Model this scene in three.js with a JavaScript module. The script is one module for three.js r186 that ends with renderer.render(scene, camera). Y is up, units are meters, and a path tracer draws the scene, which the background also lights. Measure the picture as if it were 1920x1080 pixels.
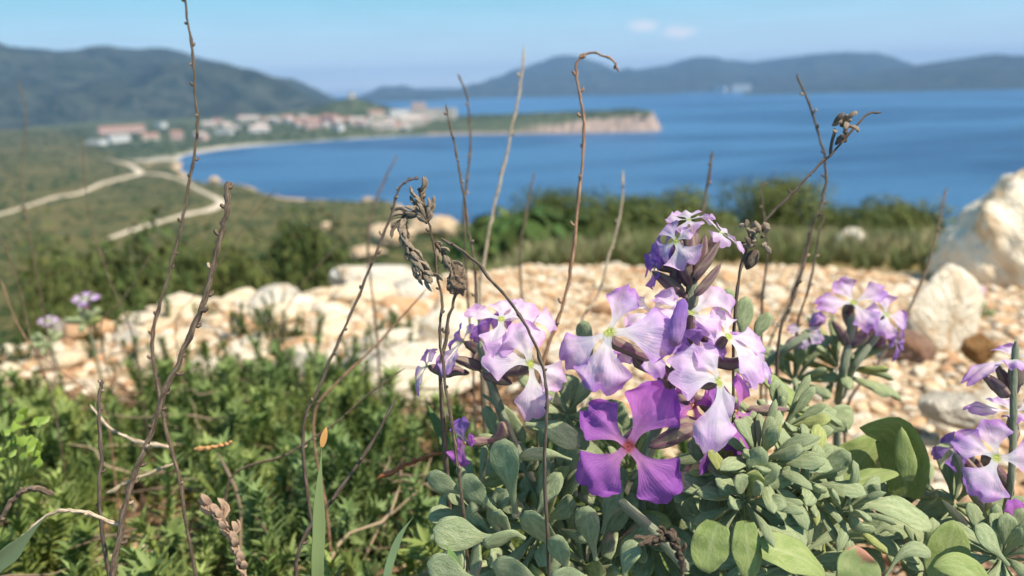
import * as THREE from 'three';
import { ImprovedNoise } from 'three/addons/math/ImprovedNoise.js';
import { mergeGeometries, mergeVertices } from 'three/addons/utils/BufferGeometryUtils.js';

// ---------------------------------------------------------------- camera, sky, sun, exposure
const F = 1507, R = Math.PI / 180;                     // focal length in pixels of the 1920 px wide photograph
const scene = new THREE.Scene();
const camera = new THREE.PerspectiveCamera(2 * Math.atan(540 / F) / R, 16 / 9, 0.01, 40000);
camera.filmGauge = 5.41;                               // a phone's small sensor: focal length about 4.2 mm
camera.rotation.order = 'YXZ';
camera.rotation.set(-14.22 * R, 0, -1.7 * R);
camera.focus = 0.147;
camera.userData.fStop = 3.0;
camera.updateMatrixWorld(true);
const SEA = -65;                                       // the camera is the origin, 65 m above the sea
const renderer = new THREE.WebGLRenderer();
renderer.toneMapping = THREE.LinearToneMapping;
renderer.toneMappingExposure = 1.28;
renderer.shadowMap.enabled = true;

const SUN = new THREE.Vector3(0.48, 0.81, 0.30).normalize();
const sun = new THREE.DirectionalLight(new THREE.Color(1, 0.93, 0.82), 5.0);
sun.name = 'sun';
sun.position.copy(SUN).multiplyScalar(3);
sun.castShadow = true;
Object.assign(sun.shadow.camera, { left: -2, right: 2, top: 2, bottom: -2, near: 0.1, far: 12 });
sun.shadow.mapSize.set(4096, 4096);
scene.add(sun, sun.target);

const lerp = THREE.MathUtils.lerp, smooth = THREE.MathUtils.smoothstep, clamp = THREE.MathUtils.clamp;
const V = (x, y, z) => new THREE.Vector3(x, y, z);
const C = (r, g, b) => new THREE.Color().setRGB(r, g, b);
function rng(seed) {
  let a = seed >>> 0;
  return () => { a = (a + 0x6D2B79F5) | 0; let t = Math.imul(a ^ (a >>> 15), 1 | a); t = (t + Math.imul(t ^ (t >>> 7), 61 | t)) ^ t; return ((t ^ (t >>> 14)) >>> 0) / 4294967296; };
}
const perlin = new ImprovedNoise();
const noise = (x, y, z = 0) => perlin.noise(x + 37.3, y + 11.7, z + 5.1);
function fbm(x, y, z = 0, n = 4) { let s = 0, a = 1; for (let i = 0; i < n; i++) { s += a * noise(x, y, z); x *= 2.03; y *= 2.03; z *= 2.03; a *= 0.5; } return s; }

// a place seen through pixel (px, py) of the photograph, at a depth in metres along the camera's axis
const Q = camera.quaternion.clone();
const dir = (px, py) => V((px - 960) / F, -(py - 540) / F, -1).applyQuaternion(Q);
const P = (px, py, d) => dir(px, py).multiplyScalar(d);
const camV = (x, y, z) => V(x, y, z).applyQuaternion(Q).normalize();
const px2m = (n, d) => n * d / F;

{ // sky: air by elevation, a mild brightening round the sun, two small clouds
  const w = 2048, h = 1024, data = new Float32Array(w * h * 4);
  const stops = [[-90, .30, .42, .52], [0, .84, .96, 1.04], [2.5, .50, .70, .84], [6, .26, .575, .725], [12, .17, .43, .60], [30, .09, .225, .38], [60, .06, .16, .31], [90, .05, .14, .28]];
  const clouds = [[1205, 50, 30, 13, 1], [1190, 46, 16, 9, .6], [1272, 62, 34, 13, 1], [1290, 60, 18, 10, .7]].map(([x, y, rx, ry, a]) => { const d = dir(x, y).normalize(); return [Math.atan2(d.z, d.x), Math.asin(d.y), rx / F, ry / F, a]; });
  for (let j = 0; j < h; j++) {
    const el = ((j + .5) / h - .5) * Math.PI, deg = el / R;
    let k = 0; while (k < stops.length - 2 && deg > stops[k + 1][0]) k++;
    const f = clamp((deg - stops[k][0]) / (stops[k + 1][0] - stops[k][0]), 0, 1);
    for (let i = 0; i < w; i++) {
      const az = ((i + .5) / w - .5) * 2 * Math.PI;
      const c = Math.cos(el) * Math.cos(az) * SUN.x + Math.sin(el) * SUN.y + Math.cos(el) * Math.sin(az) * SUN.z;
      const glow = 0.5 * Math.pow(Math.max(0, c), 12);
      const streak = deg > 0 && deg < 25 ? 0.045 * fbm(Math.cos(az) * 9, deg * .9, Math.sin(az) * 9, 3) : 0;
      let cl = 0;
      if (deg > 2 && deg < 9) for (const [ca, ce, rx, ry, a] of clouds) {
        const dx = (az - ca) / rx, dy = (el - ce) / ry, q = dx * dx + dy * dy * (dy < 0 ? 2 : 1);
        if (q < 4) cl = Math.max(cl, a * smooth(1.25 - q + .5 * fbm(az * 60, el * 90, 0, 3), 0, 1.4));
      }
      const o = (j * w + i) * 4, top = [.78, .79, .85];
      for (let n = 0; n < 3; n++) { const v = lerp(stops[k][n + 1], stops[k + 1][n + 1], f) * (1 + streak) + glow; data[o + n] = lerp(v, top[n], cl * .95); }
      data[o + 3] = 1;
    }
  }
  const t = new THREE.DataTexture(data, w, h, THREE.RGBAFormat, THREE.FloatType);
  t.mapping = THREE.EquirectangularReflectionMapping; t.magFilter = THREE.LinearFilter; t.minFilter = THREE.LinearFilter; t.needsUpdate = true;
  scene.background = t; scene.environment = t;
}
scene.fog = new THREE.FogExp2(0xa0ccff, 0.00017);

// ---------------------------------------------------------------- helpers: names, things, parts
const taken = new Map();
function numbered(n) { const k = taken.get(n) ?? 0; taken.set(n, k + 1); return k ? n + '_' + String(k).padStart(3, '0') : n; }
function shade(o) { o.castShadow = true; o.receiveShadow = true; return o; }
function thing(name, label, category, base, group) {    // a Group at the thing's base; parts are given in world coordinates
  const g = new THREE.Group(); g.name = numbered(name); g.position.copy(base); g.userData = { label, category };
  if (group) g.userData.group = group;
  scene.add(g); return g;
}
const rootOf = (o) => { while (o.parent && o.parent !== scene) o = o.parent; return o; };
function part(name, geo, m, parent) {
  const b = rootOf(parent).position; geo.translate(-b.x, -b.y, -b.z);
  const o = shade(new THREE.Mesh(geo, m)); o.name = name; parent.add(o); return o;
}
function solo(name, label, category, geo, m, group) {
  const o = shade(new THREE.Mesh(geo, m)); o.name = numbered(name); o.userData = { label, category };
  if (group) o.userData.group = group;
  scene.add(o); return o;
}
function structure(name, geo, m) { const o = shade(new THREE.Mesh(geo, m)); o.name = numbered(name); o.userData = { kind: 'structure' }; scene.add(o); return o; }
function stuff(name, label, category, geo, m, mats, cols, parent) {
  const o = shade(new THREE.InstancedMesh(geo, m, mats.length)); o.name = parent ? name : numbered(name);
  mats.forEach((x, i) => { o.setMatrixAt(i, x); if (cols) o.setColorAt(i, cols[i]); });
  o.userData = parent ? { kind: 'stuff' } : { kind: 'stuff', label, category };
  (parent ?? scene).add(o); return o;
}
const mat4 = (p, q, s) => new THREE.Matrix4().compose(p, q, typeof s === 'number' ? V(s, s, s) : s);

// ---------------------------------------------------------------- helpers: shapes
function grid(nu, nv, fn, closeU = false) {             // fn(u, v) -> [Vector3, u', v'] over (nu+1) x (nv+1)
  const p = [], uv = [], ix = [];
  for (let j = 0; j <= nv; j++) for (let i = 0; i <= nu; i++) { const [q, a, b] = fn(i / nu, j / nv); p.push(q.x, q.y, q.z); uv.push(a ?? i / nu, b ?? j / nv); }
  for (let j = 0; j < nv; j++) for (let i = 0; i < nu; i++) { const a = j * (nu + 1) + i, b = a + 1, c = a + nu + 1, d = c + 1; ix.push(a, b, d, a, d, c); }
  const g = new THREE.BufferGeometry();
  g.setAttribute('position', new THREE.Float32BufferAttribute(p, 3)); g.setAttribute('uv', new THREE.Float32BufferAttribute(uv, 2)); g.setIndex(ix); g.computeVertexNormals();
  return g;
}
const curve = (pts, n) => new THREE.CatmullRomCurve3(pts, false, 'centripetal').getPoints(n);
// a rod with a varying radius r(t), a little knobbly, closed at both ends
function rod(pts, r, sides = 7, knob = 0, seed = 1) {
  const n = pts.length, p = [], uv = [], ix = []; let up = V(0.31, 0.2, 0.93), len = 0;
  for (let j = 0; j < n; j++) {
    const T = pts[Math.min(j + 1, n - 1)].clone().sub(pts[Math.max(j - 1, 0)]).normalize();
    up = up.addScaledVector(T, -up.dot(T)).normalize();
    const B = T.clone().cross(up), t = j / (n - 1); if (j) len += pts[j].distanceTo(pts[j - 1]);
    for (let i = 0; i <= sides; i++) {
      const a = i / sides * 2 * Math.PI, k = r(t) * (1 + knob * noise(Math.cos(a) * 1.5 + seed * 7, Math.sin(a) * 1.5, j * .9 + seed));
      const e = j === 0 || j === n - 1 ? .35 : 1;
      p.push(pts[j].x + (up.x * Math.cos(a) + B.x * Math.sin(a)) * k * e, pts[j].y + (up.y * Math.cos(a) + B.y * Math.sin(a)) * k * e, pts[j].z + (up.z * Math.cos(a) + B.z * Math.sin(a)) * k * e);
      uv.push(i / sides, len * 60);
    }
  }
  for (let j = 0; j < n - 1; j++) for (let i = 0; i < sides; i++) { const a = j * (sides + 1) + i, b = a + 1, c = a + sides + 1, d = c + 1; ix.push(a, b, d, a, d, c); }
  const ring = (j, flip) => { const c = p.length / 3; p.push(pts[j].x, pts[j].y, pts[j].z); uv.push(.5, 0); for (let i = 0; i < sides; i++) { const a = j * (sides + 1) + i; flip ? ix.push(c, a + 1, a) : ix.push(c, a, a + 1); } };
  ring(0, true); ring(n - 1, false);
  const g = new THREE.BufferGeometry();
  g.setAttribute('position', new THREE.Float32BufferAttribute(p, 3)); g.setAttribute('uv', new THREE.Float32BufferAttribute(uv, 2)); g.setIndex(ix); g.computeVertexNormals();
  return g;
}
// a thick leaf: a flattened tube along a curve; width profile by kind, folded along the midrib by cup, edges waved
function leaf(pts, width, normal, { thick = .00035, cup = .25, kind = 'spoon', wave = 0, seed = 1, n = 12, sides = 12 } = {}) {
  const c = curve(pts, n), prof = kind === 'spoon'
    ? (t) => (.2 + .8 * smooth(t, .12, .62)) * Math.sqrt(Math.max(0, 1 - Math.pow(Math.max(0, (t - .66) / .34), 2.2)))
    : kind === 'oval' ? (t) => Math.pow(Math.sin(Math.PI * Math.min(1, .13 + .87 * t)), .62)
    : kind === 'lance' ? (t) => Math.pow(Math.sin(Math.PI * Math.min(1, .12 + .88 * t)), .75) : (t) => (.55 + .45 * smooth(t, 0, .3)) * (1 - smooth(t, .55, 1.02));
  const p = [], uv = [], ix = [], N0 = normal.clone();
  for (let j = 0; j <= n; j++) {
    const t = j / n, T = c[Math.min(j + 1, n)].clone().sub(c[Math.max(j - 1, 0)]).normalize();
    const N = N0.clone().addScaledVector(T, -N0.dot(T)).normalize(); N0.copy(N);
    const B = T.clone().cross(N), w = width * .5 * Math.max(prof(t), .03), th = thick * (.4 + .6 * Math.min(1, w / (width * .3))) * (j === n ? .3 : 1);
    for (let i = 0; i <= sides; i++) {
      const a = i / sides * 2 * Math.PI, x = Math.cos(a), y = Math.sin(a);
      const lift = cup * Math.abs(x) * Math.sqrt(Math.abs(x)) * w + wave * w * Math.abs(x) * noise(seed * 3.1, t * 3.5, x > 0 ? 3 : 9);
      const q = c[j].clone().addScaledVector(B, x * w).addScaledVector(N, y * th * (1 + .6 * (1 - Math.abs(x))) + lift);
      p.push(q.x, q.y, q.z); uv.push(.5 + .5 * x, t);
    }
  }
  for (let j = 0; j < n; j++) for (let i = 0; i < sides; i++) { const a = j * (sides + 1) + i, b = a + 1, e = a + sides + 1, d = e + 1; ix.push(a, d, b, a, e, d); }
  let g = new THREE.BufferGeometry();
  g.setAttribute('position', new THREE.Float32BufferAttribute(p, 3)); g.setAttribute('uv', new THREE.Float32BufferAttribute(uv, 2)); g.setIndex(ix); g.computeVertexNormals();
  return g;
}
// a broken, weathered stone of radius 1: a ball trimmed by random planes, then roughened
function stoneGeo(seed, detail = 3, planes = 14, rough = .05, flat = [1, .75, .9], soft = 9) {
  const r = rng(seed), cuts = [];
  for (let i = 0; i < planes; i++) { const z = r() * 2 - 1, a = r() * 6.283, s = Math.sqrt(1 - z * z); cuts.push([V(s * Math.cos(a), z, s * Math.sin(a)), .62 + .3 * r()]); }
  let g = new THREE.IcosahedronGeometry(1, detail); g.deleteAttribute('uv'); g = mergeVertices(g);
  const p = g.attributes.position, v = V(), uv = [];
  for (let i = 0; i < p.count; i++) {
    v.fromBufferAttribute(p, i).normalize();
    let s = Math.pow(1, -soft);
    for (const [n, d] of cuts) { const c = v.dot(n); if (c > .05) s += Math.pow(c / d, soft); }
    let k = Math.pow(s, -1 / soft);
    k *= 1 + rough * fbm(v.x * 2.6 + seed, v.y * 2.6, v.z * 2.6, 4);
    p.setXYZ(i, v.x * k * flat[0], v.y * k * flat[1], v.z * k * flat[2]);
    uv.push(v.x * .5 + v.z * .21 + seed * .37, v.y * .5 + v.z * .43);
  }
  g.setAttribute('uv', new THREE.Float32BufferAttribute(uv, 2)); g.computeVertexNormals();
  return g;
}
// ---------------------------------------------------------------- textures
function tex(w, h, fn, srgb = false) {
  const d = new Uint8Array(w * h * 4);
  for (let y = 0; y < h; y++) for (let x = 0; x < w; x++) { const c = fn(x / w, y / h), o = (y * w + x) * 4; for (let k = 0; k < 3; k++) { const v = clamp(c[k] ?? c[0], 0, 1); d[o + k] = 255 * (srgb ? (v <= .0031308 ? v * 12.92 : 1.055 * Math.pow(v, 1 / 2.4) - .055) : v); } d[o + 3] = 255; }
  const t = new THREE.DataTexture(d, w, h); t.magFilter = THREE.LinearFilter; t.minFilter = THREE.LinearMipmapLinearFilter; t.generateMipmaps = true;
  t.wrapS = t.wrapT = THREE.RepeatWrapping; if (srgb) t.colorSpace = THREE.SRGBColorSpace; t.needsUpdate = true; return t;
}
// noise that repeats with period 1 in u and v
const tile = (u, v, f, z, n = 4) => { const a = u * 6.2832, b = v * 6.2832, k = f / 6.2832; return fbm(Math.cos(a) * k + 9, Math.sin(a) * k + Math.cos(b) * k * .83 + z, Math.sin(b) * k + 4, n); };
const mix3 = (a, b, f) => a.map((x, i) => lerp(x, b[i], clamp(f, 0, 1)));

const stoneMap = tex(512, 512, (u, v) => {
  const a = tile(u, v, 5, 1), b = tile(u, v, 22, 4, 3), c = tile(u, v, 60, 8, 2);
  let k = mix3([.70, .63, .52], [.56, .42, .27], smooth(a, .05, .6)); k = mix3(k, [.80, .76, .68], smooth(b, .1, .6) * .7); k = mix3(k, [.36, .27, .2], smooth(c, .35, .8) * .45 + smooth(b, .5, .9) * .3); return k;
}, true);
const stoneBump = tex(512, 512, (u, v) => [.5 + .28 * tile(u, v, 14, 2, 3) + .22 * tile(u, v, 55, 6, 3)]);
const soilMap = tex(512, 512, (u, v) => {
  const a = tile(u, v, 6, 3), b = tile(u, v, 34, 5, 3);
  let k = mix3([.42, .28, .16], [.56, .42, .27], smooth(a, -.3, .5)); return mix3(k, [.66, .56, .42], smooth(b, .15, .6));
}, true);
const barkMap = tex(64, 256, (u, v) => { const a = tile(u, v, 9, 2), b = tile(u, v * 1, 30, 7, 2); return mix3([.16, .11, .075], [.40, .33, .25], .45 + .7 * a + .4 * b); }, true);
const leafMap = tex(128, 256, (u, v) => { // felted grey-green with a paler midrib and fine veins
  const m = Math.exp(-Math.pow((u - .5) / .05, 2)) * (1 - v * .7), a = tile(u, v, 8, 1), b = tile(u, v, 50, 3, 2), q = Math.abs(((v * 7 + Math.abs(u - .5) * 4) % 1) - .5) < .04 ? 1 : 0;
  return mix3(mix3([.185, .23, .115], [.30, .345, .20], .5 + .6 * a + .6 * b), [.42, .43, .26], m * .55 + q * .12);
}, true);
const greenLeafMap = tex(128, 256, (u, v) => {
  const m = Math.exp(-Math.pow((u - .5) / .045, 2)) * (1 - v * .6), a = tile(u, v, 7, 5), b = tile(u, v, 36, 2, 2), q = Math.abs(((v * 6 + Math.abs(u - .5) * 3.4) % 1) - .5) < .05 ? 1 : 0;
  return mix3(mix3([.27, .35, .09], [.40, .45, .16], .5 + .7 * a + .5 * b), [.5, .54, .26], m * .6 + q * .15);
}, true);
const redLeafMap = tex(128, 256, (u, v) => { const a = tile(u, v, 7, 5), b = tile(u, v, 36, 2, 2), k = mix3([.24, .31, .09], [.36, .40, .15], .5 + .7 * a + .5 * b); return mix3(k, [.42, .17, .09], smooth(v + .35 * (u - .5) + .25 * a, .72, .9)); }, true);
const feltBump = tex(256, 256, (u, v) => [.5 + .35 * tile(u, v, 120, 2, 2) + .4 * tile(u, v, 18, 5, 2)]);
function petalTex(throat, claw, mid, rim, vein, seed) {
  return tex(128, 256, (u, v) => {
    const s = Math.abs(u - .5) * 2, e = Math.max(smooth(v, .45, 1.0), smooth(s, .55, 1.0) * smooth(v, .25, .7) * .8) + .3 * noise(u * 5 + seed, v * 5);
    let c = mix3(claw, mid, smooth(v, .16, .5)); c = mix3(c, rim, e * .95); c = mix3(throat, c, smooth(v, .02, .13));
    const fan = (u - .5) * (11 + 6 * v) + .5 * noise(u * 4 + seed, v * 6), d = Math.abs(fan - Math.round(fan)), f = smooth(v, .12, .35) * (1 - .5 * smooth(v, .8, 1));
    c = mix3(c, vein, Math.exp(-Math.pow(d / .13, 2)) * .12 * f); return mix3(c, mid, .12 * tile(u, v, 40, seed, 2));
  }, true);
}
const petalBump = tex(256, 512, (u, v) => { const fan = (u - .5) * (11 + 6 * v) + .6 * noise(u * 4, v * 6), d = Math.abs(fan - Math.round(fan)); return [.5 + .35 * Math.exp(-Math.pow(d / .16, 2)) + .45 * fbm(u * 7, v * 9, 0, 4)]; });

// ---------------------------------------------------------------- materials
const phys = (o) => new THREE.MeshPhysicalMaterial({ roughness: .8, side: THREE.DoubleSide, ...o });
const petalOf = (t) => phys({ map: t, roughness: .62, transmission: .5, thickness: 0, specularIntensity: .35, bumpMap: petalBump, bumpScale: .00008, sheen: .25, sheenColor: C(.8, .7, .9), sheenRoughness: .6 });
const M = {
  pale: petalOf(petalTex([.64, .68, .15], [.94, .91, .88], [.91, .77, .88], [.74, .44, .76], [.62, .38, .70], 3)),
  lilac: petalOf(petalTex([.64, .68, .18], [.92, .88, .89], [.84, .67, .86], [.48, .21, .64], [.50, .30, .68], 8)),
  deep: petalOf(petalTex([.50, .10, .10], [.74, .30, .60], [.56, .19, .60], [.42, .11, .54], [.28, .05, .42], 5)),
  violet: petalOf(petalTex([.5, .3, .4], [.60, .36, .68], [.46, .24, .66], [.32, .14, .55], [.22, .08, .42], 11)),
  throat: phys({ color: C(.42, .52, .10), roughness: .6 }), throatRed: phys({ color: C(.2, .03, .025), roughness: .6 }),
  calyx: phys({ map: tex(64, 128, (u, v) => mix3([.17, .075, .095], [.26, .19, .13], .5 + .7 * tile(u, v, 10, 3) + .5 * Math.sin(u * 25)), true), roughness: .75, sheen: .3, sheenColor: C(.6, .5, .5), bumpMap: feltBump, bumpScale: .0001 }),
  stem: phys({ map: tex(64, 128, (u, v) => mix3([.17, .19, .11], [.27, .29, .19], .5 + .8 * tile(u, v, 12, 6)), true), roughness: .85, sheen: .5, sheenColor: C(.6, .6, .5), bumpMap: feltBump, bumpScale: .0001 }),
  felt: phys({ map: leafMap, color: C(1.32, 1.27, 1.22), roughness: .9, specularIntensity: .3, sheen: .6, sheenColor: C(.58, .56, .42), sheenRoughness: .5, bumpMap: feltBump, bumpScale: .00011 }),
  feltYellow: phys({ map: leafMap, color: C(1.5, 1.35, .85), roughness: .9, specularIntensity: .3, sheen: .5, sheenColor: C(.6, .56, .38), bumpMap: feltBump, bumpScale: .0001 }),
  green: phys({ map: greenLeafMap, roughness: .6, specularIntensity: .5, transmission: .25, thickness: 0, sheen: .6, sheenColor: C(.6, .66, .5), bumpMap: feltBump, bumpScale: .00006 }),
  red: phys({ map: redLeafMap, roughness: .6, transmission: .2, thickness: 0, sheen: .5, sheenColor: C(.6, .6, .45) }),
  bark: phys({ map: barkMap, color: C(.8, .7, .6), roughness: .85, bumpMap: stoneBump, bumpScale: .0003 }),
  barkPale: phys({ map: barkMap, color: C(2.0, 1.95, 1.8), roughness: .9 }),
  barkRed: phys({ map: barkMap, color: C(1.35, .95, .75), roughness: .85 }),
  barkDark: phys({ map: barkMap, color: C(.5, .45, .42), roughness: .85 }),
  husk: phys({ map: barkMap, color: C(1.1, 1.05, .95), roughness: .9, transmission: .15, thickness: 0 }),
  straw: phys({ color: C(.46, .36, .20), roughness: .85 }),
  stone: phys({ map: stoneMap, roughness: .92, bumpMap: stoneBump, bumpScale: .004, specularIntensity: .3 }),
  rock: phys({ map: stoneMap, color: C(1.04, 1.04, 1.05), roughness: .95, bumpMap: stoneBump, bumpScale: .006, specularIntensity: .3 }),
  soil: phys({ map: soilMap, roughness: 1, bumpMap: stoneBump, bumpScale: .004, specularIntensity: .2 }),
};

// ---------------------------------------------------------------- the land: elevation by direction and distance
const azOf = (px) => { const d = dir(px, 300); return Math.atan2(d.x, -d.z); };
const far = {   // pixel column: [distance, elevation] ...
  '-900': [[.75, -.215], [1.3, -.5], [3, -1.2], [10, -3.4], [60, -17], [150, -34], [250, -44], [400, -50], [700, -52], [1000, -50], [1500, -42]],
  '0': [[.75, -.215], [1.2, -.5], [3, -1.3], [10, -3.7], [60, -18.5], [150, -37], [250, -47], [350, -52], [500, -54], [700, -54], [900, -52], [1500, -46]],
  '300': [[.78, -.218], [1.2, -.5], [3, -1.3], [10, -3.7], [60, -18], [150, -36], [250, -46], [350, -51], [500, -56], [700, -61], [850, -64.2], [900, -64], [1100, -60], [1500, -50]],
  '410': [[.8, -.22], [1.2, -.45], [3, -1.2], [10, -3.6], [60, -17.5], [150, -35], [250, -45], [350, -51], [450, -56], [560, -60], [650, -65.5], [690, -72], [1500, -72]],
  '560': [[.85, -.225], [1.3, -.45], [3, -1.1], [10, -3.5], [60, -17], [150, -34], [250, -46], [350, -53], [450, -60], [525, -65.5], [560, -72], [1500, -72]],
  '700': [[.9, -.23], [1.4, -.45], [3, -1.0], [10, -3.3], [60, -16.5], [150, -32], [250, -46], [350, -55], [440, -61], [488, -65.5], [530, -74], [1500, -74]],
  '850': [[1, -.24], [1.5, -.42], [3, -.82], [8, -2.3], [30, -9], [80, -20], [200, -42], [320, -58], [400, -65.5], [430, -74], [1500, -74]],
  '1000': [[1.07, -.247], [1.6, -.36], [3, -.66], [6, -1.25], [12, -3], [40, -12], [120, -34], [300, -60], [340, -65.5], [360, -74], [1500, -74]],
  '1500': [[1.07, -.247], [1.6, -.345], [3, -.62], [6, -1.16], [9, -1.8], [30, -9], [120, -36], [300, -62], [330, -65.5], [360, -74], [1500, -74]],
  '2400': [[1.1, -.25], [1.6, -.33], [3, -.56], [6, -1.0], [9, -1.6], [30, -8], [120, -36], [300, -62], [330, -65.5], [360, -74], [1500, -74]],
};
const cols = Object.keys(far).map(Number).sort((a, b) => a - b).map((px) => [azOf(px), far[px]]);
function along(list, d) {
  if (d < list[0][0]) return null;
  for (let i = 1; i < list.length; i++) if (d <= list[i][0]) { const [a, ya] = list[i - 1], [b, yb] = list[i]; const f = Math.log(d / a) / Math.log(b / a); const lin = (d - a) / (b - a); return lerp(ya, yb, b / a > 3 ? lerp(f, lin, .6) : lin); }
  return list[list.length - 1][1];
}
function baseY(x, z) {
  const d = Math.hypot(x, z), az = clamp(Math.atan2(x, -z), cols[0][0], cols[cols.length - 1][0]);
  let i = 1; while (i < cols.length - 1 && az > cols[i][0]) i++;
  const f = smooth((az - cols[i - 1][0]) / (cols[i][0] - cols[i - 1][0]), 0, 1);
  const near = -.17 - .1 * (d - .3);
  return lerp(along(cols[i - 1][1], d) ?? near, along(cols[i][1], d) ?? near, f);
}
function groundY(x, z) {
  const d = Math.hypot(x, z);
  let y = baseY(x, z) + .012 * smooth(d, .25, .6) * (1 - smooth(d, .9, 2)) * fbm(x * 4, z * 4, 0, 3);
  y += smooth(d, 2, 12) * .12 * fbm(x * .6, z * .6, 1, 3) + smooth(d, 60, 250) * (1 - smooth(d, 900, 1400)) * 1.6 * fbm(x * .012, z * .012, 2, 4);
  // the heap of pale stones left of the middle
  const hx = x + .24, hz = z + .72; y += .034 * Math.exp(-(hx * hx / .030 + hz * hz / .02));
  return y;
}
function hit(px, py, lo = .2, hi = 1500) {               // where a line of sight first meets the ground
  const d = dir(px, py); const h = Math.hypot(d.x, d.z); let prev = lo;
  for (let s = lo; s < hi; s *= 1.012) {
    const k = s / h;
    if (d.y * k < groundY(d.x * k, d.z * k)) { let a = prev, b = s; for (let i = 0; i < 20; i++) { const m = (a + b) / 2, q = m / h; d.y * q < groundY(d.x * q, d.z * q) ? b = m : a = m; } const q = b / h; return V(d.x * q, groundY(d.x * q, d.z * q), d.z * q); }
    prev = s;
  }
  return null;
}
const SEAD = (px, py) => { const d = dir(px, py); const k = SEA / d.y; return V(d.x * k, SEA, d.z * k); };

{ // the hill under the camera down to the shore: one sheet, fine where it is near
  const na = 320, nd = 420, a0 = -1.15, a1 = 1.15, col = [];
  const g = grid(na, nd, (u, v) => { const a = lerp(a0, a1, u), d = .06 * Math.pow(1500 / .06, v), x = Math.sin(a) * d, z = -Math.cos(a) * d; return [V(x, groundY(x, z), z), x / .35, z / .35]; });
  const p = g.attributes.position;
  for (let i = 0; i < p.count; i++) {
    const x = p.getX(i), z = p.getZ(i), d = Math.hypot(x, z), n = fbm(x * .03, z * .03, 4, 4), m = fbm(x * 1.2, z * 1.2, 7, 3);
    const near = [1, 1, 1], scrub = mix3([.19, .27, .13], [.32, .34, .18], .5 + .6 * n), grass = mix3([.36, .42, .22], [.62, .56, .36], .5 + .6 * m);
    const e = smooth(d, 1.0 + .2 * m, 1.6 + .3 * m), f = smooth(d, 8, 40);
    let c = mix3(near, mix3(grass, scrub, f), e);
    if (p.getY(i) < SEA + 1.1 + 1.2 * n) c = [1.25, 1.2, 1.15];    // bare rock along the shore
    col.push(...c);
  }
  g.setAttribute('color', new THREE.Float32BufferAttribute(col, 3));
  const m = M.soil.clone(); m.vertexColors = true;
  var ground = structure('ground', g, m);
}
{ // the bay
  const streak = tex(1024, 1024, (u, v) => { const a = tile(u, v * 1, 4, 3, 4), b = tile(u, v, 16, 9, 3); return mix3([.02, .10, .25], [.07, .215, .42], .5 + 1.5 * a + .6 * b); }, true);
  const wave = tex(512, 512, (u, v) => [.5 + .35 * tile(u, v, 30, 1, 4) + .2 * tile(u, v, 90, 3, 2)]);
  streak.repeat.set(1, 1); wave.repeat.set(60, 60);
  const g = new THREE.PlaneGeometry(14000, 9000, 60, 60); g.rotateX(-Math.PI / 2); g.translate(0, SEA, -3500);
  const uv = g.attributes.uv; for (let i = 0; i < uv.count; i++) uv.setXY(i, uv.getX(i) * 8, uv.getY(i) * 12);
  structure('sea', g, phys({ map: streak, roughness: .32, specularIntensity: .55, ior: 1.33, bumpMap: wave, bumpScale: 1.2 }));
}

// ---------------------------------------------------------------- far land
const landMap = tex(512, 512, (u, v) => { const a = tile(u, v, 9, 2), b = tile(u, v, 40, 6, 3); return mix3(mix3([.018, .03, .022], [.055, .07, .045], .5 + 1.1 * a), [.12, .11, .09], smooth(b, .2, .6) * .7); }, true);
M.land = phys({ map: landMap, roughness: 1, specularIntensity: .1 });
const interp = (list, x) => { if (x <= list[0][0]) return list[0][1]; for (let i = 1; i < list.length; i++) if (x <= list[i][0]) { const f = (x - list[i - 1][0]) / (list[i][0] - list[i - 1][0]); return lerp(list[i - 1][1], list[i][1], smooth(f, 0, 1) * .5 + f * .5); } return list[list.length - 1][1]; };
// a hill: its skyline as [pixel column, pixel row], its foot and crest at real distances
function hill(name, skyline, foot, crest, footY, rough, seed, m) {
  const x0 = skyline[0][0], x1 = skyline[skyline.length - 1][0], nu = 220, nv = 60;
  const g = grid(nu, nv, (u, v) => {
    const px = lerp(x0, x1, u), py = interp(skyline, px), d = dir(px, py), h = Math.hypot(d.x, d.z), dx = d.x / h, dz = d.z / h;
    const top = d.y / h * crest, dist = v < .75 ? lerp(foot, crest, v / .75) : lerp(crest, crest * 1.25, (v - .75) / .25);
    const x = dx * dist, z = dz * dist;
    const f = v < .75 ? smooth(v / .75, 0, 1) * .35 + Math.pow(v / .75, 1.25) * .65 : 1 - smooth((v - .75) / .25, 0, 1.1);
    const y = lerp(footY, top, f) + rough * (1 - Math.pow(Math.abs(2 * f - 1), 3)) * Math.min(1, Math.max(0, (top - footY) / 60)) * fbm(x * .0022 + seed, z * .0022, seed, 5);
    return [V(x, y, z), x / 420, z / 420];
  });
  return structure(name, g, m);
}
M.landBlue = M.land;
hill('mountain', [[-700, 150], [-400, 112], [-100, 96], [0, 93], [60, 95], [110, 98], [140, 94], [170, 87], [200, 85], [230, 90], [260, 92], [285, 89], [310, 90], [340, 96], [370, 107], [390, 112], [420, 117], [460, 130], [500, 146], [550, 164], [590, 177], [615, 186], [640, 192]], 1450, 2700, -50, 75, 3, M.land);
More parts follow.
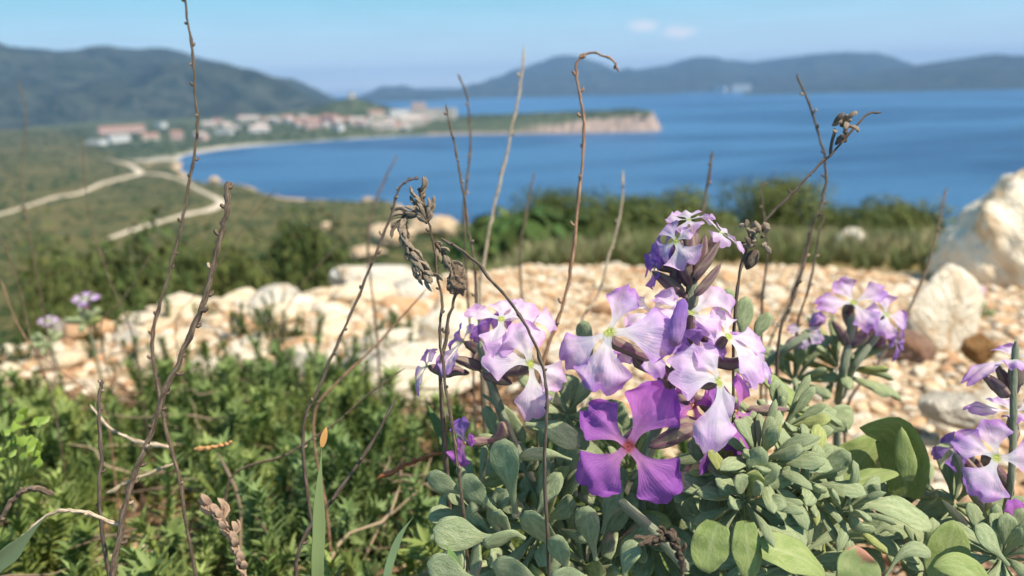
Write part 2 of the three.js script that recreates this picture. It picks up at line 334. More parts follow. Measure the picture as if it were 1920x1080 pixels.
hill('mountain', [[600, 190], [650, 186], [690, 178], [720, 169], [760, 166], [800, 167], [860, 166], [890, 158], [930, 145], [980, 128], [1010, 117], [1040, 107], [1060, 104], [1085, 105], [1110, 113], [1160, 131], [1190, 131], [1220, 126], [1255, 121], [1280, 112], [1310, 106], [1340, 107], [1370, 116], [1400, 118], [1440, 112], [1480, 107], [1530, 101], [1580, 99], [1640, 100], [1670, 106], [1700, 117], [1730, 128], [1900, 150], [2200, 160]], 3900, 5600, SEA - 1, 80, 9, M.land);
hill('mountain', [[1395, 168], [1450, 162], [1500, 156], [1560, 149], [1620, 139], [1700, 125], [1750, 117], [1800, 110], [1850, 103], [1870, 101], [1900, 104], [1960, 104], [2100, 98], [2500, 90]], 3150, 4200, SEA - 1, 45, 15, M.land);

// the coast behind the beach, with the village, and the low headland that runs out from it
const coast = {
  '60': [[880, -60], [1000, -57], [1200, -53], [1600, -46]],
  '250': [[840, -66], [860, -64], [1000, -60], [1200, -54], [1600, -46]],
  '330': [[835, -67], [850, -65.3], [880, -64], [1100, -59], [1250, -54], [1600, -46]],
  '400': [[985, -67], [1005, -65.3], [1030, -63.5], [1200, -57], [1350, -52], [1700, -44]],
  '480': [[1040, -67], [1060, -65.3], [1085, -63], [1200, -56], [1350, -50], [1700, -44]],
  '580': [[1070, -67], [1090, -65.3], [1115, -62.5], [1250, -50], [1400, -38], [1700, -36]],
  '640': [[1095, -67], [1112, -65.3], [1140, -61], [1250, -43], [1380, -19], [1550, -22], [1800, -48]],
  '668': [[1100, -67], [1118, -65.3], [1150, -60], [1250, -40], [1380, -15], [1550, -16], [1800, -50]],
  '710': [[1110, -67], [1125, -65.3], [1160, -60], [1260, -42], [1380, -24], [1550, -30], [1800, -60]],
  '760': [[1115, -67], [1130, -65.3], [1160, -61], [1260, -45], [1380, -37], [1500, -44], [1700, -68]],
  '850': [[1112, -67], [1128, -65], [1145, -60], [1200, -51], [1300, -46], [1420, -52], [1560, -68]],
  '900': [[1105, -67], [1118, -64], [1135, -56], [1180, -48], [1280, -45], [1380, -54], [1480, -68]],
  '1000': [[1092, -67], [1100, -62], [1115, -53], [1160, -45], [1250, -43], [1330, -52], [1400, -68]],
  '1100': [[1085, -67], [1092, -60], [1100, -49], [1140, -42], [1220, -41], [1290, -50], [1340, -68]],
  '1190': [[1080, -67], [1086, -58], [1094, -45], [1120, -40], [1200, -39.5], [1260, -48], [1300, -68]],
  '1222': [[1085, -67], [1090, -58], [1098, -46], [1120, -42], [1180, -43], [1220, -52], [1250, -68]],
  '1240': [[1090, -68], [1100, -67.5], [1120, -67.5], [1150, -67.5], [1200, -67.5], [1250, -68]],
};
const ccols = Object.keys(coast).map(Number).sort((a, b) => a - b).map((px) => [azOf(px), coast[px]]);
function coastY(x, z) {
  const d = Math.hypot(x, z), az = clamp(Math.atan2(x, -z), ccols[0][0], ccols[ccols.length - 1][0]);
  let i = 1; while (i < ccols.length - 1 && az > ccols[i][0]) i++;
  const f = (az - ccols[i - 1][0]) / (ccols[i][0] - ccols[i - 1][0]), at = (l) => d < l[0][0] ? l[0][1] - .2 * (l[0][0] - d) : along(l, d);
  return lerp(at(ccols[i - 1][1]), at(ccols[i][1]), f);
}
{
  const nu = 400, nv = 200, a0 = azOf(60), a1 = azOf(1242), col = [];
  const g = grid(nu, nv, (u, v) => {
    const a = lerp(a0, a1, u), d = lerp(820, 1800, Math.pow(v, 1.5)), x = Math.sin(a) * d, z = -Math.cos(a) * d, y = coastY(x, z);
    const cl = smooth(a, azOf(860), azOf(1000)), up = smooth(y, -66, -58) * (1 - smooth(y, -46, -42));
    const k = d * (1 + cl * up * .006 * fbm(a * 160, y * .12, 3, 3));
    return [V(Math.sin(a) * k, y + smooth(y, -60, -45) * 1.5 * fbm(x * .02, z * .02, 1, 3), -Math.cos(a) * k), x / 200, z / 200];
  });
  const p = g.attributes.position, nn = g.attributes.normal;
  for (let i = 0; i < p.count; i++) {
    const x = p.getX(i), y = p.getY(i), z = p.getZ(i), px = Math.atan2(x, -z), n = fbm(x * .03, z * .03, 5, 4);
    let c = mix3([.06, .085, .035], [.12, .13, .06], .5 + .7 * n);
    const beach = px < azOf(800);
    const steep = smooth(1 - nn.getY(i), .08, .3);
    if (beach) c = mix3(c, [.58, .49, .38], 1 - smooth(y + n + 1.2 * smooth(px, azOf(450), azOf(540)), -64.2, -62.4));
    else c = mix3(c, mix3([.52, .38, .29], [.34, .25, .20], .5 + .9 * fbm(px * 300, y * .15, 2, 3)), Math.max(steep, (1 - smooth(y, -58, -52)) * .8) * lerp(1 - smooth(y + n, -63.6, -61.5), 1, smooth(px, azOf(960), azOf(1040))));
    col.push(...c);
  }
  g.setAttribute('color', new THREE.Float32BufferAttribute(col, 3));
  structure('headland_terrain', g, phys({ vertexColors: true, roughness: 1, specularIntensity: .1 }));
}
const onCoast = (px, d) => { const a = azOf(px), x = Math.sin(a) * d, z = -Math.cos(a) * d; return V(x, coastY(x, z), z); };
function coastHit(px, py) { const d = dir(px, py), h = Math.hypot(d.x, d.z); for (let s = 830; s < 1750; s += 2) { const k = s / h; if (d.y * k < Math.max(coastY(d.x * k, d.z * k), s < 1500 ? groundYfar(d.x * k, d.z * k) : -99)) return V(d.x * k, d.y * k, d.z * k); } return onCoast(px, 1250); }
function groundYfar(x, z) { return groundY(x, z); }

// ---------------------------------------------------------------- houses of the village
const wallCol = { white: C(.72, .70, .66), cream: C(.66, .56, .44), pink: C(.62, .42, .35), grey: C(.5, .48, .45) };
const wallM = Object.fromEntries(Object.entries(wallCol).map(([k, c]) => [k, phys({ color: c, roughness: .9 })]));
const roofM = { tile: phys({ color: C(.42, .22, .15), roughness: .9 }), pale: phys({ color: C(.62, .50, .42), roughness: .9 }), flat: phys({ color: C(.6, .56, .5), roughness: .9 }) };
const paneM = phys({ color: C(.03, .04, .05), roughness: .15 });
const doorM = phys({ color: C(.20, .12, .07), roughness: .7 });
const hr = rng(77);
function house(name, label, px, py, wpx, hpx, wall, roof, group, category = 'house', at) {
  const b = at ?? coastHit(px, py), D = b.length(), w = px2m(wpx, D), h = px2m(hpx, D) * (.75 + .35 * hr()), dp = Math.min(w, 12 + 4 * hr()), turn = Math.atan2(-b.x, -b.z) + (hr() - .5) * 1.5;
  const t = thing(name, label, category, b, group); t.rotation.y = turn;
  const mk = (n, g, m, q = t) => { const o = shade(new THREE.Mesh(g, m)); o.name = n; q.add(o); return o; };
  const wg = new THREE.BoxGeometry(w, h + 3, dp); wg.translate(0, h / 2 - 1.5, 0); mk('wall', wg, wallM[wall]);
  if (roof === 'flat') { const rg = new THREE.BoxGeometry(w + .5, .6, dp + .5); rg.translate(0, h + .31, 0); mk('roof', rg, roofM.flat); }
  else { const s = new THREE.Shape([new THREE.Vector2(-dp / 2 - .6, 0), new THREE.Vector2(dp / 2 + .6, 0), new THREE.Vector2(0, Math.min(3.4, dp * .24))]); const rg = new THREE.ExtrudeGeometry(s, { depth: w + .8, bevelEnabled: false }); rg.rotateY(Math.PI / 2); rg.translate(-w / 2 - .4, h + .003, 0); mk('roof', rg, roofM[roof]); }
  const nw = clamp(Math.round(w / 4.5), 1, 9), fl = clamp(Math.round(h / 3.4), 1, 4);
  const win = new THREE.BoxGeometry(1.3, 1.4, .16);
  for (let f = 0; f < fl; f++) for (let i = 0; i < nw; i++) { if (f === 0 && i === Math.floor(nw / 2)) continue; const o = mk('window', win, paneM); o.position.set((i + .5) / nw * w - w / 2, (f + .55) / fl * h, dp / 2 + .02); }
  const dr = mk('door', new THREE.BoxGeometry(1.3, 2.2, .2), doorM); dr.position.set((Math.floor(nw / 2) + .5) / nw * w - w / 2, 1.1, dp / 2 + .02);
  return t;
}
const V1 = 'village houses behind the beach';
house('villa', 'long villa with an orange tiled roof left of the beach', 228, 250, 72, 10, 'pink', 'tile', V1);
house('house', 'white walled building below the long orange roofed villa', 222, 267, 34, 12, 'white', 'flat', V1);
house('house', 'low white outbuilding leftmost beside the white walled building', 182, 272, 26, 7, 'white', 'flat', V1);
house('house', 'small house with a red roof at the right end of the villa', 282, 262, 26, 8, 'cream', 'tile', V1);
house('house', 'pink house standing behind the left end of the beach', 333, 262, 18, 12, 'pink', 'tile', V1);
house('house', 'pale house hidden by the tall dry stem near the beach', 378, 262, 18, 12, 'pink', 'pale', V1);
house('house', 'white house on the slope between the villa and the tall stem', 303, 240, 14, 9, 'white', 'flat', V1);
house('house', 'cream house above the beach right of the tall stem', 393, 240, 22, 10, 'cream', 'pale', V1);
house('house', 'white house with flat roof behind the middle of the beach', 420, 252, 30, 9, 'white', 'flat', V1);
house('house', 'wide white house behind the right part of the beach', 487, 248, 34, 9, 'white', 'pale', V1);
house('house', 'grey cream house on the slope above the wide white house', 470, 230, 30, 9, 'cream', 'pale', V1);
house('house', 'small cream house among trees below the mountain slope', 540, 228, 20, 9, 'cream', 'tile', V1);
house('house', 'pink house with terracotta roof near the middle of the village', 586, 240, 26, 14, 'pink', 'tile', V1);
house('house', 'orange pink house right beside the village middle', 619, 234, 28, 15, 'pink', 'tile', V1);
house('house', 'tiny white house at the waterline below the orange pink house', 636, 244, 14, 9, 'white', 'flat', V1);
house('house', 'low pale house on the ridge left of the watchtower', 568, 194, 26, 5, 'grey', 'tile', V1);
house('house', 'pale pink house at the foot of the tower hill', 672, 234, 24, 10, 'pink', 'pale', V1);
house('house', 'brown cream house right of the tower hill', 706, 222, 28, 12, 'cream', 'tile', V1);
house('house', 'cream house at the shore below the flat white block', 722, 243, 36, 10, 'cream', 'pale', V1);
house('hotel_wing', 'flat white block left of the large hotel', 748, 219, 38, 13, 'white', 'flat', V1);
house('hotel', 'large pale hotel block on the neck of the headland', 818, 209, 80, 21, 'cream', 'flat', V1, 'hotel');
house('hotel_wing', 'pink stepped wing at the left end of the large hotel', 786, 216, 26, 24, 'pink', 'flat', V1);
house('house', 'cream terraced house below the pink hotel wing', 772, 236, 44, 12, 'cream', 'pale', V1);
house('house', 'white terrace house right below the large hotel', 800, 226, 26, 9, 'white', 'flat', V1);
for (let i = 0; i < 26; i++) house('cottage', 'small pale cottage among the crowded roofs behind the beach', lerp(385, 800, (i + hr()) / 26), lerp(226, 244, hr()), 9 + 11 * hr(), 5 + 4 * hr(), ['cream', 'pink', 'cream', 'grey', 'white'][i % 5], ['pale', 'tile', 'pale'][i % 3], 'small cottages of the village');
{ // the round watchtower
  const b = onCoast(668, 1400); b.y -= 1; const t = thing('watchtower', 'pale round stone watchtower on top of the green hill', 'tower', b);
  const mk = (n, g, m) => { const o = shade(new THREE.Mesh(g, m)); o.name = n; t.add(o); };
  mk('shaft', new THREE.LatheGeometry([[5.6, 0], [5.1, 4], [4.8, 8.5], [4.7, 9]].map(([x, y]) => new THREE.Vector2(x, y)), 24), wallM.cream);
  mk('parapet', new THREE.LatheGeometry([[0, 9.01], [4.95, 9.01], [4.95, 10.4], [4.4, 10.4], [4.4, 9.6], [0, 9.6]].map(([x, y]) => new THREE.Vector2(x, y)), 24), wallM.cream);
}
{ // two white buildings on the far shore
  for (const [px, py, w, h, l] of [[1390, 176, 32, 17, 'bright white building on the far shore of the bay'], [1352, 175, 18, 12, 'small pale building left of the bright white one across the bay']]) {
    const d = dir(px, py), k = 3840 / Math.hypot(d.x, d.z); house('far_building', l, px, py, w, h, 'white', 'flat', 'buildings on the far shore', 'building', V(d.x * k, SEA + .5, d.z * k));
  }
}
// ---------------------------------------------------------------- dirt tracks on the hillside
const road = phys({ map: stoneMap, color: C(1.0, .93, .84), roughness: 1, specularIntensity: .1 });
const roadPts = [];
function track(name, pts, wpx) {
  const c = new THREE.CatmullRomCurve3(pts.map(([x, y]) => V(x, y, 0))).getPoints(70), hits = c.map((q) => hit(q.x, q.y, 60)).map((q) => q ?? V(0, -60, -400));
  const wide = (t) => px2m(interp(wpx, t), 330);
  hits.forEach((q, i) => roadPts.push([q.x, q.z, wide(i / 70) * .6 + 3.5]));
  const g = grid(4, 70, (u, v) => {
    const i = Math.round(v * 70), a = hits[Math.max(0, i - 1)], b = hits[Math.min(70, i + 1)], T = b.clone().sub(a).setY(0).normalize(), s = V(-T.z, 0, T.x);
    const q = hits[i].clone().addScaledVector(s, (u - .5) * wide(v) * (1 + .25 * noise(i * .3, u * 3))); q.y = groundY(q.x, q.z) + .5 - 2.2 * Math.pow(Math.abs(2 * u - 1), 6); return [q, q.x / 9, q.z / 9];
  });
  structure(name, g, road);
}
track('dirt_track', [[-60, 412], [0, 402], [60, 384], [100, 371], [150, 362], [190, 345], [230, 334], [262, 324], [240, 308], [215, 302], [196, 297]], [[0, 13], [.3, 19], [.55, 24], [.72, 46], [.8, 34], [1, 12]]);
track('dirt_track', [[262, 326], [300, 327], [340, 338], [372, 356], [405, 372], [415, 380], [398, 392], [350, 402], [310, 414], [260, 428], [225, 440], [200, 450]], [[0, 26], [.3, 20], [.48, 40], [.58, 42], [.7, 18], [.85, 22], [1, 12]]);

// ---------------------------------------------------------------- shrubs
// many small leaf faces on and in a lumpy crown of radius 1; the lumps shade one another
function crownGeo(seed, n, size, lobes = 7, flat = .8) {
  const r = rng(seed), L = []; for (let i = 0; i < lobes; i++) { const a = r() * 6.283, q = .2 + .45 * r(); L.push([V(Math.cos(a) * q, .25 + .45 * r(), Math.sin(a) * q), .36 + .26 * r()]); }
  const p = [], nm = [], col = [], v = V(), u = V(), w = V();
  for (let i = 0; i < n; i++) {
    const [c, R0] = L[Math.floor(r() * lobes)]; v.set(r() - .5, r() - .5, r() - .5).normalize();
    const k = R0 * (.55 + .5 * Math.pow(r(), .5)), q = v.clone().multiplyScalar(k).add(c); q.y *= flat; if (q.y < .02) q.y = .02 + .1 * r();
    const out = v.clone().lerp(V(0, 1, 0), .3).normalize();
    u.set(r() - .5, r() - .5, r() - .5).cross(out).normalize(); w.copy(u).cross(out).addScaledVector(out, (r() - .5) * 1.2).normalize();
    const s = size * (.6 + .8 * r()), t = .7 + .6 * r(), hue = .85 + .35 * r();
    const pts = [q.clone().addScaledVector(u, -s), q.clone().addScaledVector(w, s * .5), q.clone().addScaledVector(u, s), q.clone().addScaledVector(w, -s * .5)];
    for (const k2 of [0, 1, 2, 0, 2, 3]) { p.push(pts[k2].x, pts[k2].y, pts[k2].z); col.push(t * hue, t, t * .9); }
  }
  const g = new THREE.BufferGeometry(); g.setAttribute('position', new THREE.Float32BufferAttribute(p, 3)); g.setAttribute('color', new THREE.Float32BufferAttribute(col, 3)); return g;
}
M.bush = phys({ color: C(.125, .15, .045), vertexColors: true, roughness: .75, specularIntensity: .3, transmission: .2, thickness: 0 });
M.bushDark = phys({ color: C(.09, .12, .035), vertexColors: true, roughness: .7, specularIntensity: .35, transmission: .15, thickness: 0 });
M.scrub = phys({ color: C(1, 1, 1), vertexColors: true, roughness: .9, specularIntensity: .2, transmission: .15, thickness: 0 });
{ // maquis over the hillside and trees round the village: one mass
  const r = rng(5), variants = [0, 1, 2].map((s) => crownGeo(40 + s, 260, .16, 6, .75)), mats = [[], [], []], tint = [[], [], []];
  const put = (x, y, z, s, k) => { const v = Math.floor(r() * 3), q = new THREE.Quaternion().setFromAxisAngle(V(0, 1, 0), r() * 6.283); mats[v].push(mat4(V(x, y - s * .12, z), q, V(s, s * (.6 + .5 * r()), s))); tint[v].push(k); };
  const green = (x, z) => { const n = fbm(x * .02, z * .02, 3, 3), c = mix3([.045, .085, .024], [.105, .15, .05], .5 + .6 * n + .5 * (r() - .5)); return C(...c); };
  for (let i = 0; i < 34000; i++) {
    const far1 = i < 25000, a = lerp(azOf(-150), azOf(far1 ? 900 : 1000), r()), d = far1 ? Math.sqrt(lerp(110 * 110, 1450 * 1450, r())) : 4 * Math.pow(30, r()), x = Math.sin(a) * d, z = -Math.cos(a) * d, y = groundY(x, z);
    if (y < SEA + 2) continue; if (fbm(x * .03, z * .03, 9, 2) < -.28 && far1) continue;
    if (d < 300 || far1) { let bad = false; for (const [qx, qz, w] of roadPts) if ((x - qx) ** 2 + (z - qz) ** 2 < w * w) { bad = true; break; } if (bad) continue; }
    const s = far1 ? .8 + 1.5 * r() * r() : Math.min(1.3, (.16 + .3 * r()) * Math.pow(d / 5, .55)); put(x, y, z, s, green(x, z));
  }
  for (let i = 0; i < 7000; i++) { const a = lerp(azOf(70), azOf(1225), r()), d = lerp(860, 1500, r()), x = Math.sin(a) * d, z = -Math.cos(a) * d, y = coastY(x, z); if (y < -62.5 || (a > azOf(860) && y < -50)) continue; put(x, y, z, 1.2 + 3.2 * r() * r(), green(x, z).multiplyScalar(.8)); }
  const o = new THREE.Group(); void o;
  [0, 1, 2].forEach((v) => stuff('hillside_scrub', ['dense olive green scrub covering the hillside above the bay', 'paler scrub mixed through the hillside above the bay', 'rounded scrub clumps mixed through the hillside above the bay'][v], 'scrub', variants[v], M.scrub, mats[v], tint[v]));
}
{ // single shrubs just over the edge of the stony ground
  const list = [
    [1040, 462, 5.2, 150, 92, 'bushDark', 'dark rounded shrub leftmost of the shrubs before the sea'],
    [1175, 470, 6.0, 190, 100, 'bushDark', 'broad dark green shrub behind the stem with the hooked tip'],
    [1300, 462, 7.2, 150, 90, 'bush', 'green shrub directly behind the topmost flowers'],
    [1440, 448, 8.2, 210, 98, 'bush', 'tallest broad green shrub right of the topmost flowers'],
    [1590, 440, 8.4, 130, 48, 'bushDark', 'low dark shrub above the small white stone'],
    [1700, 436, 8.6, 170, 44, 'bush', 'low olive shrub between the white stone and the big rock'],
    [1235, 492, 3.6, 130, 60, 'bush', 'grey green shrub low behind the flowering stock'],
    [940, 500, 4.2, 120, 62, 'bush', 'brownish green shrub left of the dark shrubs'],
    [270, 590, 3.4, 230, 90, 'bushDark', 'dark shrub behind the crossing dry stems'],
    [110, 600, 3.0, 220, 90, 'bush', 'olive shrub at the left behind the two small distant flowers'],
    [430, 560, 4.6, 190, 90, 'bush', 'green shrub just beyond the heap of pale stones'],
    [590, 525, 5.5, 170, 70, 'bushDark', 'dark shrub beyond the right end of the stone heap'],
    [1480, 488, 2.6, 150, 46, 'bush', 'low green plant clump at the gravel edge left of the white stone'],
    [1660, 490, 2.5, 200, 44, 'bushDark', 'low bright green clump at the gravel edge beside the white stone'],
  ];
  list.forEach(([px, py, d, w, h, m, l], i) => {
    const b = P(px, py, d); b.y = Math.min(b.y, groundY(b.x, b.z) + .05); const t = thing('shrub', l, 'shrub', b, 'shrubs beyond the stones');
    const s = px2m(w, d) * .55, crown = crownGeo(200 + i, 9000, .036 + .01 * (i % 3), 13, 1); crown.scale(s, px2m(h, d) + (P(px, py, d).y - b.y), s);
    const c = shade(new THREE.Mesh(crown, M[m])); c.name = 'crown'; t.add(c);
    const k = shade(new THREE.Mesh(rod([V(0, -.02, 0), V(.01 * s, s * .2, 0), V(.05 * s, s * .45, .02 * s)], (u) => s * (.05 - .03 * u), 7, .3, i), M.barkDark)); k.name = 'trunk'; t.add(k);
  });
}
{ // grass and weeds on the slope beyond the gravel: one mass of tufts
  const r = rng(91), p = [], nm = [];
  for (let i = 0; i < 26; i++) { const a = r() * 6.283, l = .5 + .6 * r(), lean = .15 + .45 * r(), w = .035, o = V(Math.cos(a), 0, Math.sin(a)), s = V(-o.z, 0, o.x), b = o.clone().multiplyScalar(.12 * r()), m = b.clone().addScaledVector(o, lean * l * .35).add(V(0, l * .6, 0)), e = b.clone().addScaledVector(o, lean * l).add(V(0, l, 0)); const q = [b.clone().addScaledVector(s, -w), b.clone().addScaledVector(s, w), m.clone().addScaledVector(s, w * .7), m.clone().addScaledVector(s, -w * .7)]; for (const k of [q[0], q[1], q[2], q[0], q[2], q[3], q[3], q[2], e]) { p.push(k.x, k.y, k.z); const n = o.clone().add(V(0, .7, 0)).normalize(); nm.push(n.x, n.y, n.z); } }
  const g = new THREE.BufferGeometry(); g.setAttribute('position', new THREE.Float32BufferAttribute(p, 3));
  const mats = [], colr = [];
  for (let i = 0; i < 5200; i++) {
    const a = lerp(azOf(-100), azOf(2050), r()), d = 1.0 * Math.pow(9, Math.pow(r(), .8)), x = Math.sin(a) * d, z = -Math.cos(a) * d, px = 960 + Math.tan(a) * F;
    const edge = px < 900 ? .98 : 1.22; if (d < edge + .25 * fbm(x * 3, z * 3, 2, 2)) continue;
    const s = (.022 + .03 * r()) * Math.pow(d, .5); mats.push(mat4(V(x, groundY(x, z) - .003, z), new THREE.Quaternion().setFromAxisAngle(V(0, 1, 0), r() * 6.283), V(s, s * (.7 + .5 * r()), s)));
    const n = fbm(x * 1.1, z * 1.1, 5, 2); colr.push(C(...mix3([.15, .19, .07], [.42, .36, .2], .45 + .8 * n + .5 * (r() - .5))));
  }
  stuff('grass', 'grass and weeds on the slope beyond the gravel', 'grass', g, phys({ roughness: .8, transmission: .25, thickness: 0, specularIntensity: .2 }), mats, colr);
}

// ---------------------------------------------------------------- stones: 300 as pieces of the ground, the rest one bed of gravel
M.pebble = M.stone.clone(); M.pebble.bumpScale = .0004;
const rc = (r, a, b) => a + (b - a) * r();
const stoneTones = [C(1.0, .95, .87), C(1.12, 1.07, .99), C(.96, .84, .68), C(.9, .60, .40), C(1.06, .95, .8), C(.85, .48, .30)].map((c) => { const m = M.stone.clone(); m.color = c; m.bumpScale = .0008; return m; });
const stoneVar = [0, 1, 2, 3, 4, 5, 6, 7].map((i) => stoneGeo(300 + i, 4, 9, .10, [1, .38 + .07 * (i % 4), .78], 26));
const sits = (r, x, z, s, sink = .3) => mat4(V(x, groundY(x, z) + s * (.5 - sink), z), new THREE.Quaternion().setFromEuler(new THREE.Euler((r() - .5) * .7, r() * 6.283, (r() - .5) * .7)), V(s * (.8 + .5 * r()), s * (.7 + .5 * r()), s));
{
  const r = rng(17), used = [];
  const add = (x, z, s, tone) => { const o = shade(new THREE.Mesh(stoneVar[Math.floor(r() * 8)], stoneTones[tone ?? [0, 0, 1, 1, 4, 2, 4, 3][Math.floor(r() * 8)]])); o.name = 'stone_' + String(used.length + 1).padStart(3, '0'); o.applyMatrix4(sits(r, x, z, s)); ground.add(o); used.push([x, z, s]); };
  let guard = 0;
  while (used.length < 300 && guard++ < 20000) {
    const left = used.length % 20 < 13, px = left ? rc(r, -40, 860) : rc(r, 860, 1960), py = left ? rc(r, 545, 770) : rc(r, 488, 830), q = hit(px, py, .25, 1.3); if (!q) continue;
    const d = Math.hypot(q.x, q.z); if (d < .34) continue;
    const s = left ? .006 + .046 * Math.pow(r(), 2.8) : .0045 + .012 * Math.pow(r(), 2.4) * (d > .6 ? 1.3 : 1);
    if (used.some(([x, z, t]) => (x - q.x) ** 2 + (z - q.z) ** 2 < ((s + t) * .72) ** 2)) continue;
    add(q.x, q.z, s);
  }
  const sets = stoneVar.slice(0, 4).map(() => [[], []]), tints = [[1.12, 1.06, .98], [1.22, 1.16, 1.06], [1.1, .92, .70], [.98, .70, .48], [1.12, 1.0, .84], [.86, .58, .40]];
  for (let i = 0; i < 15000; i++) {
    const px = rc(r, -150, 2080), a = azOf(px), d = Math.sqrt(rc(r, .07, 1.35)), x = Math.sin(a) * d, z = -Math.cos(a) * d; if (d > 1.16 + .1 * noise(x * 5, z * 5)) continue;
    const s = .0016 + .0048 * Math.pow(r(), 2.5), k = Math.floor(r() * 4), m = Math.floor(r() * 6); sets[k][0].push(sits(r, x, z, s, .15)); sets[k][1].push(C(...tints[m]));
  }
  sets.forEach(([m, c], k) => stuff('gravel', '', '', stoneGeo(500 + k, 2, 8, .1, [1, .6, .85], 20), M.pebble, m, c, ground));
}
// ---------------------------------------------------------------- single rocks
function rock(name, label, px, py, d, wpx, hpx, seed, { tone = 0, turn = 0, lean = 0, deep = .8, planes = 16, rough = .09, detail = 20 } = {}) {
  const c = P(px, py, d), g = stoneGeo(seed, detail, planes, rough, [1, 1, 1], 22); g.scale(px2m(wpx, d) * .56, px2m(hpx, d) * .56, px2m(wpx, d) * .56 * deep); g.rotateZ(lean); g.rotateY(turn);
  g.computeBoundingBox(); const m = M.rock.clone(); m.color = tone ? tone : C(1.06, 1.05, 1.04);
  const o = solo(name, label, 'rock', g, m); o.position.copy(c); return o;
}
rock('boulder', 'big pale weathered rock at the right edge before the sea', 1945, 480, 1.0, 390, 300, 19, { turn: 1.4, lean: .3, deep: .8, rough: .13, planes: 10, tone: C(1.3, 1.22, 1.1) });
rock('rock', 'white wedge shaped stone lying in front of the big rock', 1762, 592, .60, 165, 185, 8, { turn: .3, lean: .6, deep: .5, planes: 7, rough: .05, tone: C(1.3, 1.26, 1.18) });
rock('rock', 'reddish brown piece set in as the shaded lower left face of the white wedge stone', 1712, 655, .57, 110, 70, 12, { turn: .8, tone: C(.62, .42, .36) });  // reddish lower left face of the wedge stone, its shade put into the colour
rock('rock', 'orange brown stone at the right foot of the white wedge stone', 1838, 655, .55, 60, 55, 14, { tone: C(.75, .45, .22) });
rock('rock', 'flat white stone in the gravel left of the rightmost flowers', 1790, 770, .40, 130, 70, 21, { turn: .2, tone: C(1.2, 1.17, 1.12), deep: .9 });
rock('rock', 'small bright white stone in the grass beyond the gravel', 1594, 450, 1.9, 46, 46, 23, { tone: C(1.35, 1.35, 1.35), detail: 8 });
rock('rock', 'long pale slab behind the dark curving dry stem', 715, 528, .95, 180, 62, 31, { turn: .1, lean: -.12, deep: .7 });
rock('rock', 'pale rounded rock forming the crest of the left stone heap', 500, 590, .74, 160, 95, 35, { turn: .6, lean: .1 });
rock('rock', 'broad pale rock right of the crest of the stone heap', 610, 605, .72, 130, 80, 37, { turn: 1.2, tone: C(1.05, 1.02, .96) });
rock('rock', 'cream rock on the left slope of the stone heap', 390, 640, .66, 120, 70, 39, { turn: .3 });
rock('rock', 'low cream rock near the left of the stone band', 250, 640, .66, 110, 60, 41, { turn: 2.1 });
rock('rock', 'upright cream stone at the far left of the stone band', 112, 628, .68, 44, 60, 43, {});
rock('rock', 'pale rock right of the curled dry flower spike', 760, 560, .85, 110, 70, 45, { turn: .9 });
rock('rock', 'flat pale rock behind the middle of the pale flowers', 1060, 530, 1.05, 130, 46, 47, { turn: .5 });
rock('rock', 'orange red stone left of the topmost flowers', 1180, 519, 1.04, 90, 26, 49, { tone: C(.9, .42, .24) });
rock('rock', 'pale rock with a flat top left of the low green leaves', 560, 690, .52, 120, 60, 51, { turn: 1.9 });
rock('rock', 'pale stone among the green sprigs below the stone heap', 690, 690, .5, 110, 55, 53, { turn: .4 });
// bare outcrops on the far slope and the shore
for (const [px, py, d, w, h, s, l] of [
  [402, 338, 560, 26, 12, 61, 'pale rock outcrop at the shore where the track ends'], [690, 374, 480, 22, 9, 63, 'small pale outcrop at the shore left of the curled dry spike'],
  [815, 425, 26, 100, 46, 65, 'pale pink outcrop behind the stem of the curled dry spike'], [735, 440, 24, 80, 48, 67, 'pink cream outcrop left of the curled dry spike'],
  [690, 475, 20, 66, 26, 69, 'low reddish outcrop below the pink cream outcrop'], [610, 425, 90, 24, 16, 71, 'small pale rock in the scrub right of the tracks'], [550, 445, 80, 22, 14, 73, 'tiny pale rock low in the scrub left of the outcrops']]) {
  const o = rock('outcrop', l, px, py, d, w, h, s, { tone: C(.80, .66, .52), rough: .16, detail: 10 }); void o;
}

// ---------------------------------------------------------------- green ground cover of leafy sprigs
function sprigGeo(seed, whorls, len) {                  // a stem with narrow leaves in whorls, length 1
  const r = rng(seed), parts = [], pts = [V(0, 0, 0), V(.06, .35, .02), V(.1, .7, .05), V(.12, 1, .1)];
  const c = new THREE.CatmullRomCurve3(pts), st = rod(c.getPoints(5), (t) => .022 - .012 * t, 4); paint(st, [.85, .8, .5]); parts.push(st);
  for (let w = 0; w < whorls; w++) {
    const t = .18 + .82 * (w / (whorls - 1)), o = c.getPoint(t), T = c.getTangent(t), n = w > whorls - 3 ? 6 : 4, a0 = r() * 6;
    for (let i = 0; i < n; i++) {
      const a = a0 + i / n * 6.283 + (r() - .5) * .5, s = V(Math.cos(a), 0, Math.sin(a)); s.addScaledVector(T, -s.dot(T)).normalize();
      const up = .45 + .9 * t * t + .4 * (r() - .5), d = s.clone().addScaledVector(T, up).normalize(), B = d.clone().cross(T).normalize(), N = B.clone().cross(d), l = len * (.7 + .6 * r()) * (1 - .35 * t), wd = l * (.10 + .05 * r()), k = .75 + .5 * r();
      const f = grid(2, 3, (u, v) => { const x = u * 2 - 1, W = wd * Math.sin(Math.PI * (.1 + .88 * v)), q = o.clone().addScaledVector(d, l * v).addScaledVector(B, x * W).addScaledVector(N, .35 * Math.abs(x) * W - .18 * l * v * v); return [q, u, v]; });
      paint(f, [k * (1.05 + .25 * (1 - t)), k, k * .8]); parts.push(f);
    }
  }
  return mergeGeometries(parts);
}
